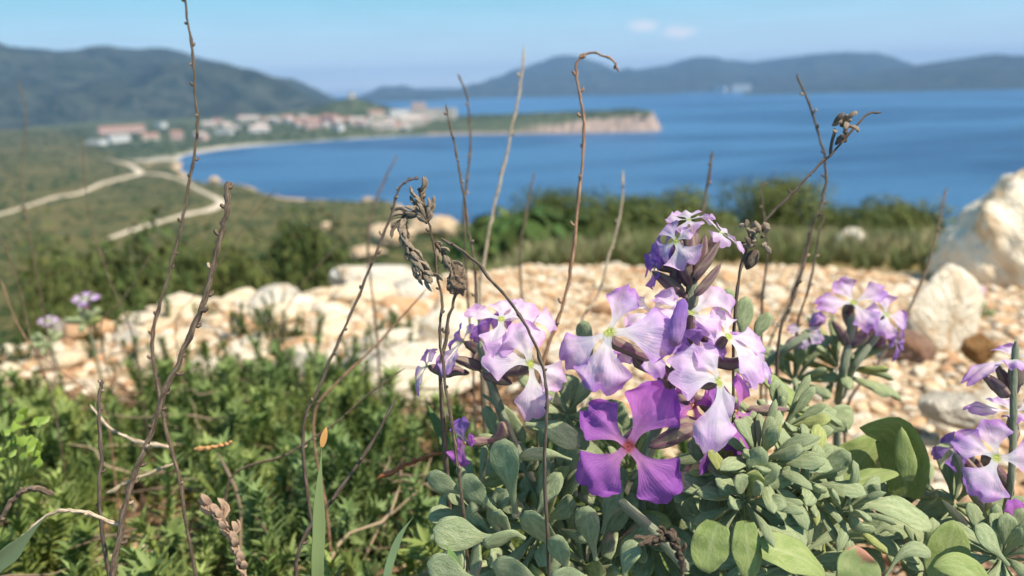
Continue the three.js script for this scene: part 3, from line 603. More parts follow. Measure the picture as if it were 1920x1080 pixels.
function paint(g, c) { const n = g.attributes.position.count, a = new Float32Array(n * 3); for (let i = 0; i < n; i++) a.set(c, i * 3); g.setAttribute('color', new THREE.BufferAttribute(a, 3)); return g; }
M.sprig = phys({ color: C(1, 1, 1), vertexColors: true, roughness: .55, specularIntensity: .45, transmission: .28, thickness: 0 });
{
  const r = rng(23), geos = [0, 1, 2, 3].map((i) => sprigGeo(60 + i, 15, .15 + .035 * i)), sets = geos.map(() => [[], []]);
  const put = (x, z, s, tilt, az, c) => { const k = Math.floor(r() * 4), q = new THREE.Quaternion().setFromEuler(new THREE.Euler(tilt * Math.cos(az), r() * 6.283, tilt * Math.sin(az))); sets[k][0].push(mat4(V(x, groundY(x, z) - .002, z), q, s)); sets[k][1].push(c); };
  for (let i = 0; i < 10500; i++) {
    const x = rc(r, -.42, .07), d = rc(r, .12, .56), z = -d, px = 960 + x / d * F, lim = .44 + .05 * fbm(x * 9, z * 9, 3, 2) - .15 * smooth(px, 600, 950);
    if (d > lim || fbm(x * 26, z * 26, 8, 2) < -.1 || ((px - 210) / 150) ** 2 + ((z + .275) / .022) ** 2 < 1 + .5 * noise(x * 60, z * 60)) continue;
    const n = fbm(x * 16, z * 16, 1, 2), b = .5 + .9 * fbm(x * 12, z * 12, 4, 2);
    put(x, z, .014 + .032 * Math.pow(r(), 1.4), rc(r, 0, 1.1), r() * 6.283, C(...mix3(mix3([.13, .21, .08], [.15, .22, .06], b), mix3([.29, .40, .19], [.38, .45, .15], b), .35 + .7 * n + .6 * (r() - .5))));
  }
  for (let i = 0; i < 420; i++) { const q = hit(rc(r, -20, 880), rc(r, 600, 700), .3, 1); if (!q || fbm(q.x * 14, q.z * 14, 6, 2) < .12) continue; put(q.x, q.z, rc(r, .014, .028), rc(r, 0, .6), r() * 6, C(.09, .16, .045)); }
  sets.forEach(([m, c], k) => stuff('ground_cover', ['mat of narrow leaved green sprigs in the lower left', 'narrow leaved sprigs woven through the green mat in the lower left', 'upright narrow leaved sprigs in the green mat in the lower left', 'leaning narrow leaved sprigs in the green mat in the lower left'][k], 'ground cover', geos[k], M.sprig, m, c));
  const tw = rod(curve([V(0, 0, -.5), V(.06, .05, -.15), V(-.03, .02, .2), V(.05, .06, .5)], 8), (t) => .012 - .005 * t, 5, .4, 3), tm = [], tc = [];
  for (let i = 0; i < 240; i++) { const x = rc(r, -.42, .06), d = rc(r, .15, .5), z = -d; tm.push(mat4(V(x, groundY(x, z) + .008 + .028 * r(), z), new THREE.Quaternion().setFromEuler(new THREE.Euler((r() - .5) * 1.6, r() * 6.283, 0)), V(rc(r, .03, .06), rc(r, .03, .06), rc(r, .02, .07)))); tc.push(C(...mix3([.12, .075, .045], [.42, .31, .19], r()))); }
  stuff('dry_twigs', 'thin dry twigs tangled through the green mat in the lower left', 'twigs', tw, phys({ roughness: .9 }), tm, tc);
  // dead leaves and bits of straw underneath
  const bit = grid(2, 4, (u, v) => [V((u - .5) * .3 * Math.sin(Math.PI * (.08 + .84 * v)), .18 * Math.sin(v * 4) + .12 * Math.abs(u - .5), v - .5), u, v]), mats = [], colr = [];
  for (let i = 0; i < 6500; i++) { const x = rc(r, -.45, .3), d = rc(r, .12, .5), z = -d; if (x > .02 && d > .26) continue; mats.push(mat4(V(x, groundY(x, z) + .003 + .016 * r() * r(), z), new THREE.Quaternion().setFromEuler(new THREE.Euler(r() * 2, r() * 6, r() * 2)), V(rc(r, .004, .016), rc(r, .005, .012), rc(r, .006, .024)))); colr.push(C(...mix3([.12, .065, .035], [.40, .24, .12], r()))); }
  stuff('dead_leaves', 'brown dead leaves lying between the green sprigs', 'litter', bit, phys({ roughness: .9, transmission: .15, thickness: 0 }), mats, colr);
}
{ // bright yellow green herb at the left edge
  const base = hit(20, 930, .15, .6) ?? P(20, 900, .25), t = thing('herb', 'bright yellow green herb with small leaves at the left edge', 'herb', base), r = rng(31), m = phys({ color: C(.30, .42, .05), roughness: .5, transmission: .35, thickness: 0 });
  for (let i = 0; i < 46; i++) { const d = rc(r, .2, .225), c = P(rc(r, -60, 84), rc(r, 772, 862), d), n = camV(r() - .5, .8, .6 + .5 * r()), e = camV(r() - .5, (r() - .5) * .6, .2), l = rc(r, .0025, .0042); part('leaf', leaf([c, c.clone().addScaledVector(e, l * .6), c.clone().addScaledVector(e, l).addScaledVector(n, -.0006)], l * .9, n, { thick: .00012, cup: .2, n: 6, sides: 8 }), m, t); }
  for (let i = 0; i < 5; i++) { const e = P(-20 + i * 24, 800 + 20 * r(), .212); part('stem', rod(curve([base.clone(), base.clone().lerp(e, .5).add(V(.002, 0, 0)), e], 8), () => .0005, 5), m, t); }
}
M.barkMid = M.barkPale.clone(); M.barkMid.color = C(1.35, 1.25, 1.1);

// ---------------------------------------------------------------- dry stems
const stemPts = (list) => list.map(([x, y, d]) => P(x, y, d));
function dryStem(name, label, pts, d0, rpx, mat, { d1 = d0, nodes = 0, nodeSize = 1, seed = 1, group = 'dry flower stems', taper = .55, root = false, cat = 'dry stem' } = {}) {
  const n = pts.length, p3 = pts.map(([x, y], i) => P(x, y, lerp(d0, d1, i / (n - 1))));
  if (root) { const e = p3[n - 1], g = V(e.x, groundY(e.x, e.z) - .004, e.z); if (g.y < e.y - .004) p3.push(e.clone().lerp(g, .5).add(V(.001, 0, .001)), g); }
  const c = curve(p3, Math.max(24, n * 6)), r0 = px2m(rpx * .76, d0), base = c[c.length - 1].clone(), t = thing(name, label, cat, base, group), r = rng(900 + seed);
  const wob = c.map((q, i) => q.clone().add(V(noise(i * .45, seed), noise(i * .45, seed + 9), noise(i * .45, seed + 20)).multiplyScalar(r0 * .8)));
  part('stalk', rod(wob, (u) => r0 * (taper + (1 - taper) * u) * (1 + .3 * noise(u * 45, seed) + .35 * Math.pow(Math.max(0, Math.sin(u * (nodes || 6) * 6.28)), 8)), 8, .35, seed), mat, t);
  for (let k = 0; k < nodes; k++) {                       // scars where leaves and pods have fallen: a small cup on a knuckle
    const u = (k + .35 + .5 * r()) / nodes * .92, i = Math.round(u * (wob.length - 1)), q = wob[i], T = wob[Math.min(i + 1, wob.length - 1)].clone().sub(wob[Math.max(i - 1, 0)]).normalize().negate();
    const a = r() * 6.283, s = V(Math.cos(a), Math.sin(a) * .3, Math.sin(a)).addScaledVector(T, -V(Math.cos(a), Math.sin(a) * .3, Math.sin(a)).dot(T)).normalize(), l = r0 * (1.0 + 1.2 * r()) * nodeSize;
    const e = q.clone().addScaledVector(s, r0 * .7 + l * .75).addScaledVector(T, l * .55);
    const spur = rod([q.clone(), q.clone().addScaledVector(s, r0 * .7 + l * .35).addScaledVector(T, l * .1), e, e.clone().addScaledVector(T, l * .3)], (v) => r0 * (v < .5 ? .95 - .7 * v : .6 + .5 * (v - .5)), 6, .2, k + seed);
    part('node', spur, r() < .3 ? M.barkMid : mat, t);
  }
  return t;
}
const DS = 'dry flower stems';
dryStem('dry_weed', 'tall dry stem rising out of the top left of the picture', [[345, -40], [350, 20], [358, 80], [364, 130], [367, 190], [370, 240], [364, 290], [353, 350], [345, 400], [330, 460], [318, 510], [302, 560], [289, 610], [286, 660], [294, 720], [310, 800], [330, 870], [344, 945]], .18, 4.8, M.bark, { nodes: 22, seed: 2, root: true, nodeSize: 1.1 });
dryStem('dry_weed', 'sharp knobbly brown stem with a broken tip left of the stone heap', [[427, 340], [425, 380], [420, 420], [405, 470], [393, 530], [376, 580], [352, 640], [330, 690], [305, 750], [280, 820], [255, 885], [235, 950], [215, 1060], [208, 1110]],   .148, 7.4, M.bark, { nodes: 26, seed: 3, root: true, taper: .8, nodeSize: 1.25 });
dryStem('dry_weed', 'reddish dry stem whose tip bends over like a hook', [[1160, 135], [1152, 117], [1132, 104], [1102, 99], [1084, 112], [1082, 150], [1090, 195], [1096, 235], [1091, 300], [1086, 370], [1075, 460], [1066, 530], [1046, 600], [1022, 670], [1010, 760]], .195, 5.2, M.barkRed, { nodes: 15, seed: 4, root: true, taper: .45, nodeSize: 1.3 });
dryStem('dry_weed', 'thin dry stem reaching above the headland left of the hooked one', [[836, 195], [846, 245], [858, 300], [870, 370], [880, 440], [890, 500], [893, 560], [900, 640], [904, 740]], .2, 4.2, M.bark, { nodes: 12, seed: 5, root: true });
dryStem('dry_weed', 'blurred dry stem ending in front of the hotel', [[858, 138], [875, 180], [880, 230], [881, 300], [874, 345], [870, 420]], .27, 3.6, M.bark, { nodes: 8, seed: 6, root: true });
dryStem('dry_weed', 'pale bleached stalk leaning right over the headland', [[984, 85], [976, 160], [962, 230], [945, 310], [926, 390], [914, 450], [900, 560]], .31, 4.6, M.barkPale, { nodes: 6, seed: 7, root: true });
dryStem('dry_weed', 'faint far stem over the water left of the curled dry spike', [[746, 290], [722, 335], [700, 390], [690, 450]], .42, 3.4, M.bark, { nodes: 4, seed: 8, root: true });
dryStem('dry_weed', 'dark curving stem with a bent tip before the pale slab', [[786, 335], [766, 339], [748, 354], [738, 388], [716, 450], [690, 510], [664, 575], [630, 650], [595, 735], [568, 800]], .185, 4.4, M.barkDark, { nodes: 18, seed: 9, root: true, nodeSize: 1.2 });
const spike = dryStem('dry_weed', 'upright dry stem with a curled withered flower spike at its top', [[792, 362], [797, 390], [806, 425], [816, 470], [821, 520], [828, 560], [825, 620], [830, 680], [838, 740], [848, 800], [855, 850], [863, 900]], .143, 4.6, M.bark, { nodes: 15, seed: 10, root: true });
{ // the withered spike: a drooping axis clothed in shrunken bracts
  const r = rng(404), tuft = (pts, d, n, l, w, m) => {
    const c = curve(pts.map(([x, y]) => P(x, y, d)), 40);
    part('withered_axis', rod(c, () => px2m(4, d), 7, .5, 3), M.bark, spike);
    for (let i = 0; i < n; i++) {
      const k = Math.floor(r() * 38), T = c[k + 1].clone().sub(c[k]).normalize(), s = camV(r() - .5, r() - .5, r() - .2); s.addScaledVector(T, -s.dot(T)).normalize();
      const q = c[k], e = T.clone().multiplyScalar(.75).addScaledVector(s, .35 + .3 * r()).normalize(), L = px2m(l * (.6 + .6 * r()), d);
      part('bract', leaf([q.clone().addScaledVector(s, px2m(3, d)), q.clone().addScaledVector(e, L * .5).addScaledVector(s, L * .22), q.clone().addScaledVector(e, L)], px2m(w, d), s, { thick: .0002, cup: .5, kind: 'lance', n: 5, sides: 8, wave: .5, seed: i }), m, spike);
    }
  };
  tuft([[800, 415], [785, 398], [768, 400], [756, 408], [752, 425], [756, 445], [768, 470], [782, 492], [797, 514], [810, 530]], .1425, 60, 30, 9, M.husk);
  tuft([[800, 420], [796, 395], [791, 372], [786, 352]], .143, 22, 30, 9, M.husk);
  tuft([[815, 455], [828, 470], [842, 488], [852, 505]], .144, 12, 22, 8, M.husk);
}
dryStem('dry_twig', 'dark smooth twig arching down across the left pale flowers', [[826, 448], [855, 464], [890, 490], [925, 530], [958, 568], [985, 610], [1005, 650], [1018, 690], [1026, 740], [1026, 775], [1020, 850]], .136, 4.2, M.barkDark, { nodes: 6, seed: 11, root: true, taper: .8, nodeSize: .6, cat: 'dry twig' });
const pod = dryStem('dry_weed', 'short dry stem with a grey shrivelled seed head above the left flowers', [[858, 515], [852, 560], [842, 600], [835, 640], [826, 700]], .165, 6, M.barkDark, { nodes: 3, seed: 12, root: true });
part('seed_head', (() => { const g = stoneGeo(71, 12, 8, .35, [1, 1.15, 1], 5), c = P(856, 525, .165), s = px2m(24, .165); g.scale(s, s, s); g.translate(c.x, c.y, c.z); return g; })(), M.bark, pod);
const rt = dryStem('dry_twig', 'dark dry twig slanting up to the right over the sea', [[1652, 210], [1628, 214], [1602, 240], [1572, 275], [1540, 306], [1500, 346], [1462, 385], [1430, 420], [1408, 446], [1395, 480], [1380, 560]], .162, 4.2, M.barkDark, { nodes: 7, seed: 13, root: true, cat: 'dry twig' });
{
  const r = rng(55), clump = (px, py, d, n, R0, l) => { for (let i = 0; i < n; i++) { const c = P(px + (r() - .5) * R0, py + (r() - .5) * R0, d + (r() - .5) * .006), e = camV(r() - .5, r() - .4, r() - .3), s = camV(r() - .5, r() - .5, 1), L = px2m(l * (.6 + .6 * r()), d); part('husk', leaf([c, c.clone().addScaledVector(e, L * .6).addScaledVector(s, L * .2), c.clone().addScaledVector(e, L)], px2m(10, d), s, { thick: .00025, cup: .5, kind: 'lance', n: 5, sides: 8, wave: .5, seed: i }), i % 3 ? M.husk : M.barkDark, rt); } };
  clump(1578, 240, .162, 18, 34, 20); clump(1412, 440, .163, 20, 50, 24);
  const g = leaf([P(1418, 470, .163), P(1408, 488, .163), P(1400, 506, .163)], px2m(26, .163), camV(0, 0, 1), { thick: px2m(9, .163), kind: 'lance', cup: 0 }); part('seed_pod', g, M.barkDark, rt);
  part('side_shoot', rod(curve([P(1556, 292, .162), P(1560, 265, .162), P(1566, 245, .162)], 8), () => px2m(3, .162), 6), M.barkDark, rt);
}
dryStem('dry_weed', 'brown dry stem crossing the slanting dark twig at the right', [[1494, 138], [1515, 190], [1531, 240], [1546, 290], [1548, 340], [1540, 385], [1528, 415], [1514, 465], [1500, 520], [1480, 580], [1462, 625]], .215, 4.4, M.bark, { nodes: 13, seed: 14, root: true, nodeSize: 1.3 });
dryStem('dry_weed', 'lower dry stem just right of the brown crossing stem', [[1546, 400], [1536, 440], [1528, 490], [1515, 545], [1495, 610]], .24, 3.8, M.bark, { nodes: 5, seed: 15, root: true });
dryStem('dry_weed', 'short dark stem tip standing over the shrub and sea', [[1336, 282], [1330, 330], [1316, 395], [1306, 460]], .26, 4.6, M.bark, { nodes: 6, seed: 16, root: true });
dryStem('dry_weed', 'short forked dry stem before the tallest shrub', [[1440, 342], [1429, 352], [1432, 400], [1440, 470], [1430, 560]], .25, 3.4, M.bark, { nodes: 5, seed: 17, root: true });
dryStem('dry_weed', 'olive dry stem standing right of the hooked stem', [[1168, 318], [1163, 400], [1142, 480], [1122, 550], [1088, 610]], .3, 4, M.barkPale, { nodes: 7, seed: 18, root: true });
dryStem('dry_weed', 'faint dark stem tip over the water left of the hooked stem', [[1003, 322], [996, 350], [988, 395], [975, 470]], .36, 3.6, M.bark, { nodes: 4, seed: 19, root: true });
dryStem('dry_weed', 'dry stem leaning left in front of the big rock', [[1774, 350], [1762, 410], [1745, 480], [1715, 560], [1685, 620], [1640, 690], [1590, 755]], .3, 3.8, M.bark, { d1: .27, nodes: 10, seed: 20, root: true });
dryStem('dry_weed', 'thin dry stem left of the leaning one over the gravel', [[1530, 405], [1510, 470], [1470, 590], [1440, 650]], .3, 3.2, M.bark, { nodes: 4, seed: 21, root: true });
dryStem('dry_weed', 'pale dry stem at the far left edge', [[-5, 425], [20, 490], [42, 560], [58, 640], [90, 720]], .3, 2.05, M.bark, { nodes: 3, seed: 22, root: true });
dryStem('dry_weed', 'blurred stem falling right across the dirt track', [[156, 250], [158, 330], [166, 400], [190, 480], [216, 550], [246, 620]], .34, 1.87, M.bark, { nodes: 3, seed: 23, root: true });
dryStem('dry_weed', 'blurred stem rising right and crossing the falling one', [[310, 435], [268, 500], [232, 560], [190, 605]], .4, 1.87, M.bark, { nodes: 2, seed: 24, root: true });
dryStem('dry_weed', 'long pale stem slanting up over the green slope to the shore', [[518, 352], [470, 410], [420, 480], [380, 540], [330, 600]], .42, 1.70, M.bark, { nodes: 3, seed: 25, root: true });
dryStem('dry_weed', 'pale stem slanting up right of the stone heap crest', [[642, 448], [600, 495], [556, 550], [530, 600]], .5, 1.79, M.bark, { nodes: 2, seed: 26, root: true });
dryStem('dry_weed', 'small dark stem tip in front of the mountain at far left', [[35, 150], [46, 195], [48, 240], [40, 330], [60, 470]], .46, 1.79, M.bark, { nodes: 4, seed: 27, root: true });
dryStem('dry_weed', 'brown leaning stem in the lower left corner of the stone band', [[0, 520], [25, 590], [60, 650], [120, 700], [190, 760]], .3, 2.05, M.barkRed, { nodes: 3, seed: 28, root: true });
dryStem('dry_weed', 'short dark upright stem in the green mat at left', [[194, 712], [187, 740], [186, 790], [190, 850], [186, 950]], .165, 5.2, M.barkDark, { nodes: 9, seed: 29, root: true, taper: .8 });
dryStem('dry_twig', 'bleached curved twig at the lower left', [[-10, 1045], [40, 1008], [80, 972], [120, 957], [165, 962], [228, 988]], .158, 5.2, M.barkPale, { nodes: 4, seed: 30, nodeSize: .7, cat: 'dry twig' });
dryStem('dry_twig', 'thick bent grey twig at the left edge', [[-10, 985], [10, 960], [30, 930], [60, 917], [102, 927]], .16, 8, M.bark, { nodes: 4, seed: 31, nodeSize: .5, cat: 'dry twig' });
dryStem('dry_twig', 'rusty red twig lying beside the small purple flower', [[845, 842], [800, 856], [760, 872], [708, 898]], .185, 6.5, phys({ map: barkMap, color: C(1.7, .75, .4), roughness: .9 }), { nodes: 6, seed: 32, nodeSize: .7, cat: 'dry twig' });
dryStem('dry_weed', 'brown stem slanting up to the shrivelled seed head', [[800, 540], [750, 600], [700, 652], [640, 710], [590, 770]], .24, 4, M.barkRed, { nodes: 5, seed: 33, root: true });
dryStem('dry_weed', 'thin straw stem slanting through the green mat', [[760, 690], [690, 740], [620, 800], [540, 850], [430, 900]], .2, 3.6, M.bark, { nodes: 6, seed: 34, root: true });
dryStem('dry_weed', 'grey brown stem slanting down from the spike to the bottom', [[745, 745], [690, 840], [630, 930], [560, 1030]], .165, 6, M.barkDark, { nodes: 6, seed: 35, root: true });
dryStem('dry_twig', 'pale straw lying across the middle of the green mat', [[330, 868], [300, 878], [240, 905], [200, 925]], .185, 6, phys({ color: C(.42, .32, .19), roughness: .9 }), { seed: 36, cat: 'dry twig' });
dryStem('dry_twig', 'thin pale twig curving behind the short dark upright stem', [[170, 760], [210, 805], [250, 825], [320, 838]], .2, 5, M.barkPale, { seed: 37, cat: 'dry twig' });
dryStem('dry_twig', 'orange straw piece right of the knobbly broken stem', [[436, 828], [405, 838], [365, 843]], .19, 6, phys({ color: C(.52, .27, .10), roughness: .9 }), { seed: 38, cat: 'dry twig' });
{ // brown withered spikes low in the picture
  const mk = (label, pts, d, n, l, w, m, seed) => { const t = dryStem('withered_spike', label, pts, d, 4, m, { seed, cat: 'dry spike', group: undefined }), r = rng(seed), c = curve(pts.map(([x, y]) => P(x, y, d)), 30); for (let i = 0; i < n; i++) { const k = Math.floor(r() * 29), T = c[k].clone().sub(c[k + 1]).normalize(), s = camV(r() - .5, r() - .5, r() - .2), e = T.clone().addScaledVector(s, .6).normalize(), L = px2m(l * (.6 + .6 * r()), d); part('bract', leaf([c[k].clone(), c[k].clone().addScaledVector(e, L * .6).addScaledVector(s, L * .2), c[k].clone().addScaledVector(e, L)], px2m(w, d), s, { thick: .0002, cup: .5, kind: 'lance', n: 5, sides: 8, wave: .5, seed: i }), m, t); } };
  mk('brown withered spike lying in the lower left green mat', [[395, 945], [420, 975], [440, 1010], [455, 1050], [462, 1090]], .158, 34, 30, 14, phys({ color: C(.40, .26, .17), roughness: .9 }), 41);
  mk('grey black withered spike at the bottom before the stock leaves', [[1215, 1012], [1245, 1005], [1268, 1015], [1278, 1045], [1280, 1085]], .132, 34, 26, 10, M.bark, 42);
}
// ---------------------------------------------------------------- grass blades
for (const [label, pts, d, w, c] of [
  ['broad grass blade with an orange withered tip', [[595, 1075], [597, 1000], [598, 920], [604, 830]], .152, 24, C(.26, .33, .12)],
  ['slim grey green grass blade at the bottom left of the stock', [[724, 1090], [735, 1040], [752, 1000], [776, 968]], .142, 16, C(.24, .34, .16)],
  ['short bright green blade cut by the bottom edge', [[830, 1100], [838, 1070], [845, 1045], [838, 1022]], .14, 40, C(.22, .36, .10)],
  ['green grass blade leaning below the purple flower buds', [[838, 850], [826, 810], [812, 780], [800, 755]], .18, 20, C(.15, .26, .06)],
  ['long pale blade at the lower left corner', [[-20, 1075], [15, 1040], [40, 1015], [90, 965]], .15, 34, C(.20, .27, .13)]]) {
  const p3 = pts.map(([x, y]) => P(x, y, d)), e = p3[0], t = thing('grass_blade', label, 'grass blade', V(e.x, e.y, e.z)); p3.unshift(V(e.x, groundY(e.x, e.z) - .003, e.z));
  part('blade', leaf(p3, px2m(w, d), camV(.3, .4, 1), { thick: .00015, cup: .35, kind: 'blade', n: 16 }), phys({ color: c, roughness: .5, transmission: .35, thickness: 0 }), t);
  if (label.includes('orange')) part('withered_tip', leaf([P(603.5, 838, d), P(607, 820, d), P(612, 800, d)], px2m(13, d), camV(.3, .4, 1), { thick: .00015, cup: .4, kind: 'lance', n: 8 }), phys({ color: C(.55, .28, .08), roughness: .8 }), t);
}

// ---------------------------------------------------------------- sea stocks: stems, felted leaves, four petalled flowers
// one petal: narrow claw, broad notched limb; rises by lift, curls back by curl, edges cupped, waved and twisted
function petal(o, e, n, L, W, { lift = .25, curl = .8, cup = .12, wave = .4, twist = 0, notch = .11, fold = 0, seed = 1 } = {}) {
  const side = n.clone().cross(e).normalize(), nv = 18, nu = 12, spine = []; let x = 0, y = 0;
  for (let j = 0; j <= nv; j++) { spine.push([x, y]); const t = (j + .5) / nv, a = lift - curl * Math.pow(t, 1.6); x += Math.cos(a) / nv; y += Math.sin(a) / nv; }
  return grid(nu, nv, (u, v) => {
    const s = u * 2 - 1, back = .24 * Math.pow(Math.abs(s), 2.2) * smooth(v, .4, 1) + notch * Math.exp(-Math.pow(s / .22, 2)) * smooth(v, .75, 1) + .06 * noise(s * 3.2 + seed * 1.7, v * 3, seed) * smooth(v, .6, 1);
    const t = clamp(v - back, 0, 1), k = Math.min(nv, Math.floor(t * nv)), f = t * nv - k, a = spine[k], b = spine[Math.min(nv, k + 1)];
    const sx = lerp(a[0], b[0], f) * L, sy = lerp(a[1], b[1], f) * L;
    const w = W * .5 * (.15 + .85 * smooth(v, .16, .72)) * (1 - .26 * smooth(v, .74, 1)) * (1 + .12 * noise(seed * 2.3, v * 2.5, s > 0 ? 1 : 5)), ph = twist * v;
    const lat = s * w, up = cup * s * s * w + wave * w * (.9 * noise(s * 1.6 + seed * 3, v * 2.4, seed) + .5 * s * Math.sin(v * 4 + seed)) * smooth(v, .2, .8) + .16 * w * Math.exp(-Math.pow(s / .3, 2)) * smooth(v, .1, .4) + .05 * w * noise(s * 6 + seed, v * 5, 3) - fold * Math.abs(s) * w * smooth(v, .2, .7);
    return [o.clone().addScaledVector(e, sx).addScaledVector(n, sy + up * Math.cos(ph) + lat * Math.sin(ph)).addScaledVector(side, lat * Math.cos(ph) - up * Math.sin(ph)), u, v];
  });
}
// px, py, d: the throat; face: where it looks (camera's right, up, towards the camera); petals: [angle in degrees, length px, width px, options]
let fSeed = 1;
function flower(plant, px, py, d, face, mat, petals, { to, throat = M.throat, label, calyxR = 11 } = {}) {
  const c = P(px, py, d), n = camV(...face), X = camV(1, 0, 0); X.addScaledVector(n, -X.dot(n)).normalize(); const Y = n.clone().cross(X);
  const k = px2m(1, d), end = to ? P(...to) : c.clone().addScaledVector(n, -95 * k).add(V(0, -25 * k, 0));
  const tube = curve([c.clone().addScaledVector(n, -3 * k), c.clone().addScaledVector(n, -40 * k), end.clone().lerp(c, .35), end], 14);
  const g = mergeGeometries([rod(tube, (t) => k * calyxR * (t < .62 ? .62 + .5 * Math.sin(t * 3.6) : .98 - 1.55 * (t - .62)), 10, .12, fSeed)]);
  const f = part('flower', g, M.calyx, plant); if (label) f.userData.label = label;
  const th = new THREE.SphereGeometry(k * 3.1, 12, 8); th.scale(1, 1, .8); th.lookAt(n); th.translate(c.x - n.x * k * 1.5, c.y - n.y * k * 1.5, c.z - n.z * k * 1.5); part('throat', th, throat, f);
  for (const [ang, L, W, o] of petals) { const a = ang * R, e = X.clone().multiplyScalar(Math.cos(a)).addScaledVector(Y, Math.sin(a)); part('petal', petal(c.clone().addScaledVector(e, k * 1.2), e, n, L * k * 1.02, W * k * .95, { seed: ++fSeed, ...o }), (o && o.m) ?? mat, f); }
  return f;
}
function bud(plant, pts, d, w, mat = M.violet) { const p = pts.map(([x, y]) => P(x, y, d)), g = rod(curve(p, 12), (t) => px2m(w, d) * .5 * (.55 + .75 * Math.sin(Math.PI * Math.min(.93, .1 + t * .85))), 9, .3, w); part('bud', g, mat, plant); }
function calyx(plant, a, b, d, w) { part('calyx', rod(curve([P(...a, d), P((a[0] + b[0]) / 2 + 3, (a[1] + b[1]) / 2, d), P(...b, d)], 10), (t) => px2m(w, d) * .5 * (.75 + .5 * Math.sin(t * 3) - .55 * t), 9, .12, w + a[0]), M.calyx, plant); }
function stem(plant, pts, d, w, m = M.stem) { const p = pts.map(([x, y, q]) => P(x, y, q ?? d)); part('stem', rod(curve(p, 22), () => px2m(w, d) * .5, 9, .12, w), m, plant); }
function toGround(p) { return V(p.x + .003, groundY(p.x, p.z) - .004, p.z - .004); }
let lSeed = 1;
function heroLeaf(plant, pts, d, w, m, nrm = [0, .35, 1], o = {}) { part('leaf', leaf(pts.map(([x, y, q]) => P(x, y, q ?? d)), px2m(w, d), camV(...nrm), { thick: px2m(5, d), cup: .22, wave: .18, seed: ++lSeed, n: 14, sides: 14, ...o }), m, plant); }
// a rosette of spoon shaped leaves round an axis
function rosette(plant, px, py, d, n, l, w, mats, axis, seed, { spread = 1.2, cup = .35, curl = .5, flat = .2 } = {}) {
  const r = rng(seed), c = P(px, py, d), A = camV(...axis), X = A.clone().cross(V(.3, .1, .9)).normalize(), Y = A.clone().cross(X), k = px2m(1, d);
  for (let i = 0; i < n; i++) {
    const t = (i + .5) / n, a = i * 2.39996 + (r() - .5) * 1.4, th = flat + spread * Math.sqrt(t) + (r() - .5) * .6, out = X.clone().multiplyScalar(Math.cos(a)).addScaledVector(Y, Math.sin(a));
    const e = A.clone().multiplyScalar(Math.cos(th)).addScaledVector(out, Math.sin(th)), nn = A.clone().multiplyScalar(Math.sin(th)).addScaledVector(out, -Math.cos(th));
    const L = k * l * 1.15 * (.5 + .5 * Math.sqrt(t) + .4 * r()), b = c.clone().addScaledVector(A, -k * l * .35 * t).addScaledVector(out, k * l * .08), cu = curl * (r() - .25);
    part('leaf', leaf([b, b.clone().addScaledVector(e, L * .4), b.clone().addScaledVector(e, L * .75).addScaledVector(nn, -L * .08 * cu), b.clone().addScaledVector(e, L).addScaledVector(nn, -L * .4 * cu)], k * w * (.38 + .62 * r()), nn, { thick: k * 4.6, cup: cup * (.3 + 1.3 * r()), wave: .6, seed: seed + i, n: 10, sides: 10 }), r() < .07 ? M.feltYellow : mats[Math.floor(r() * mats.length)], plant);
  }
}
const at0 = P(1215, 960, .165), mainBase = toGround(at0);
const stock = thing('sea_stock', 'large flowering stock in the middle with lilac clusters and one deep purple flower', 'flower', mainBase, 'flowering stocks');
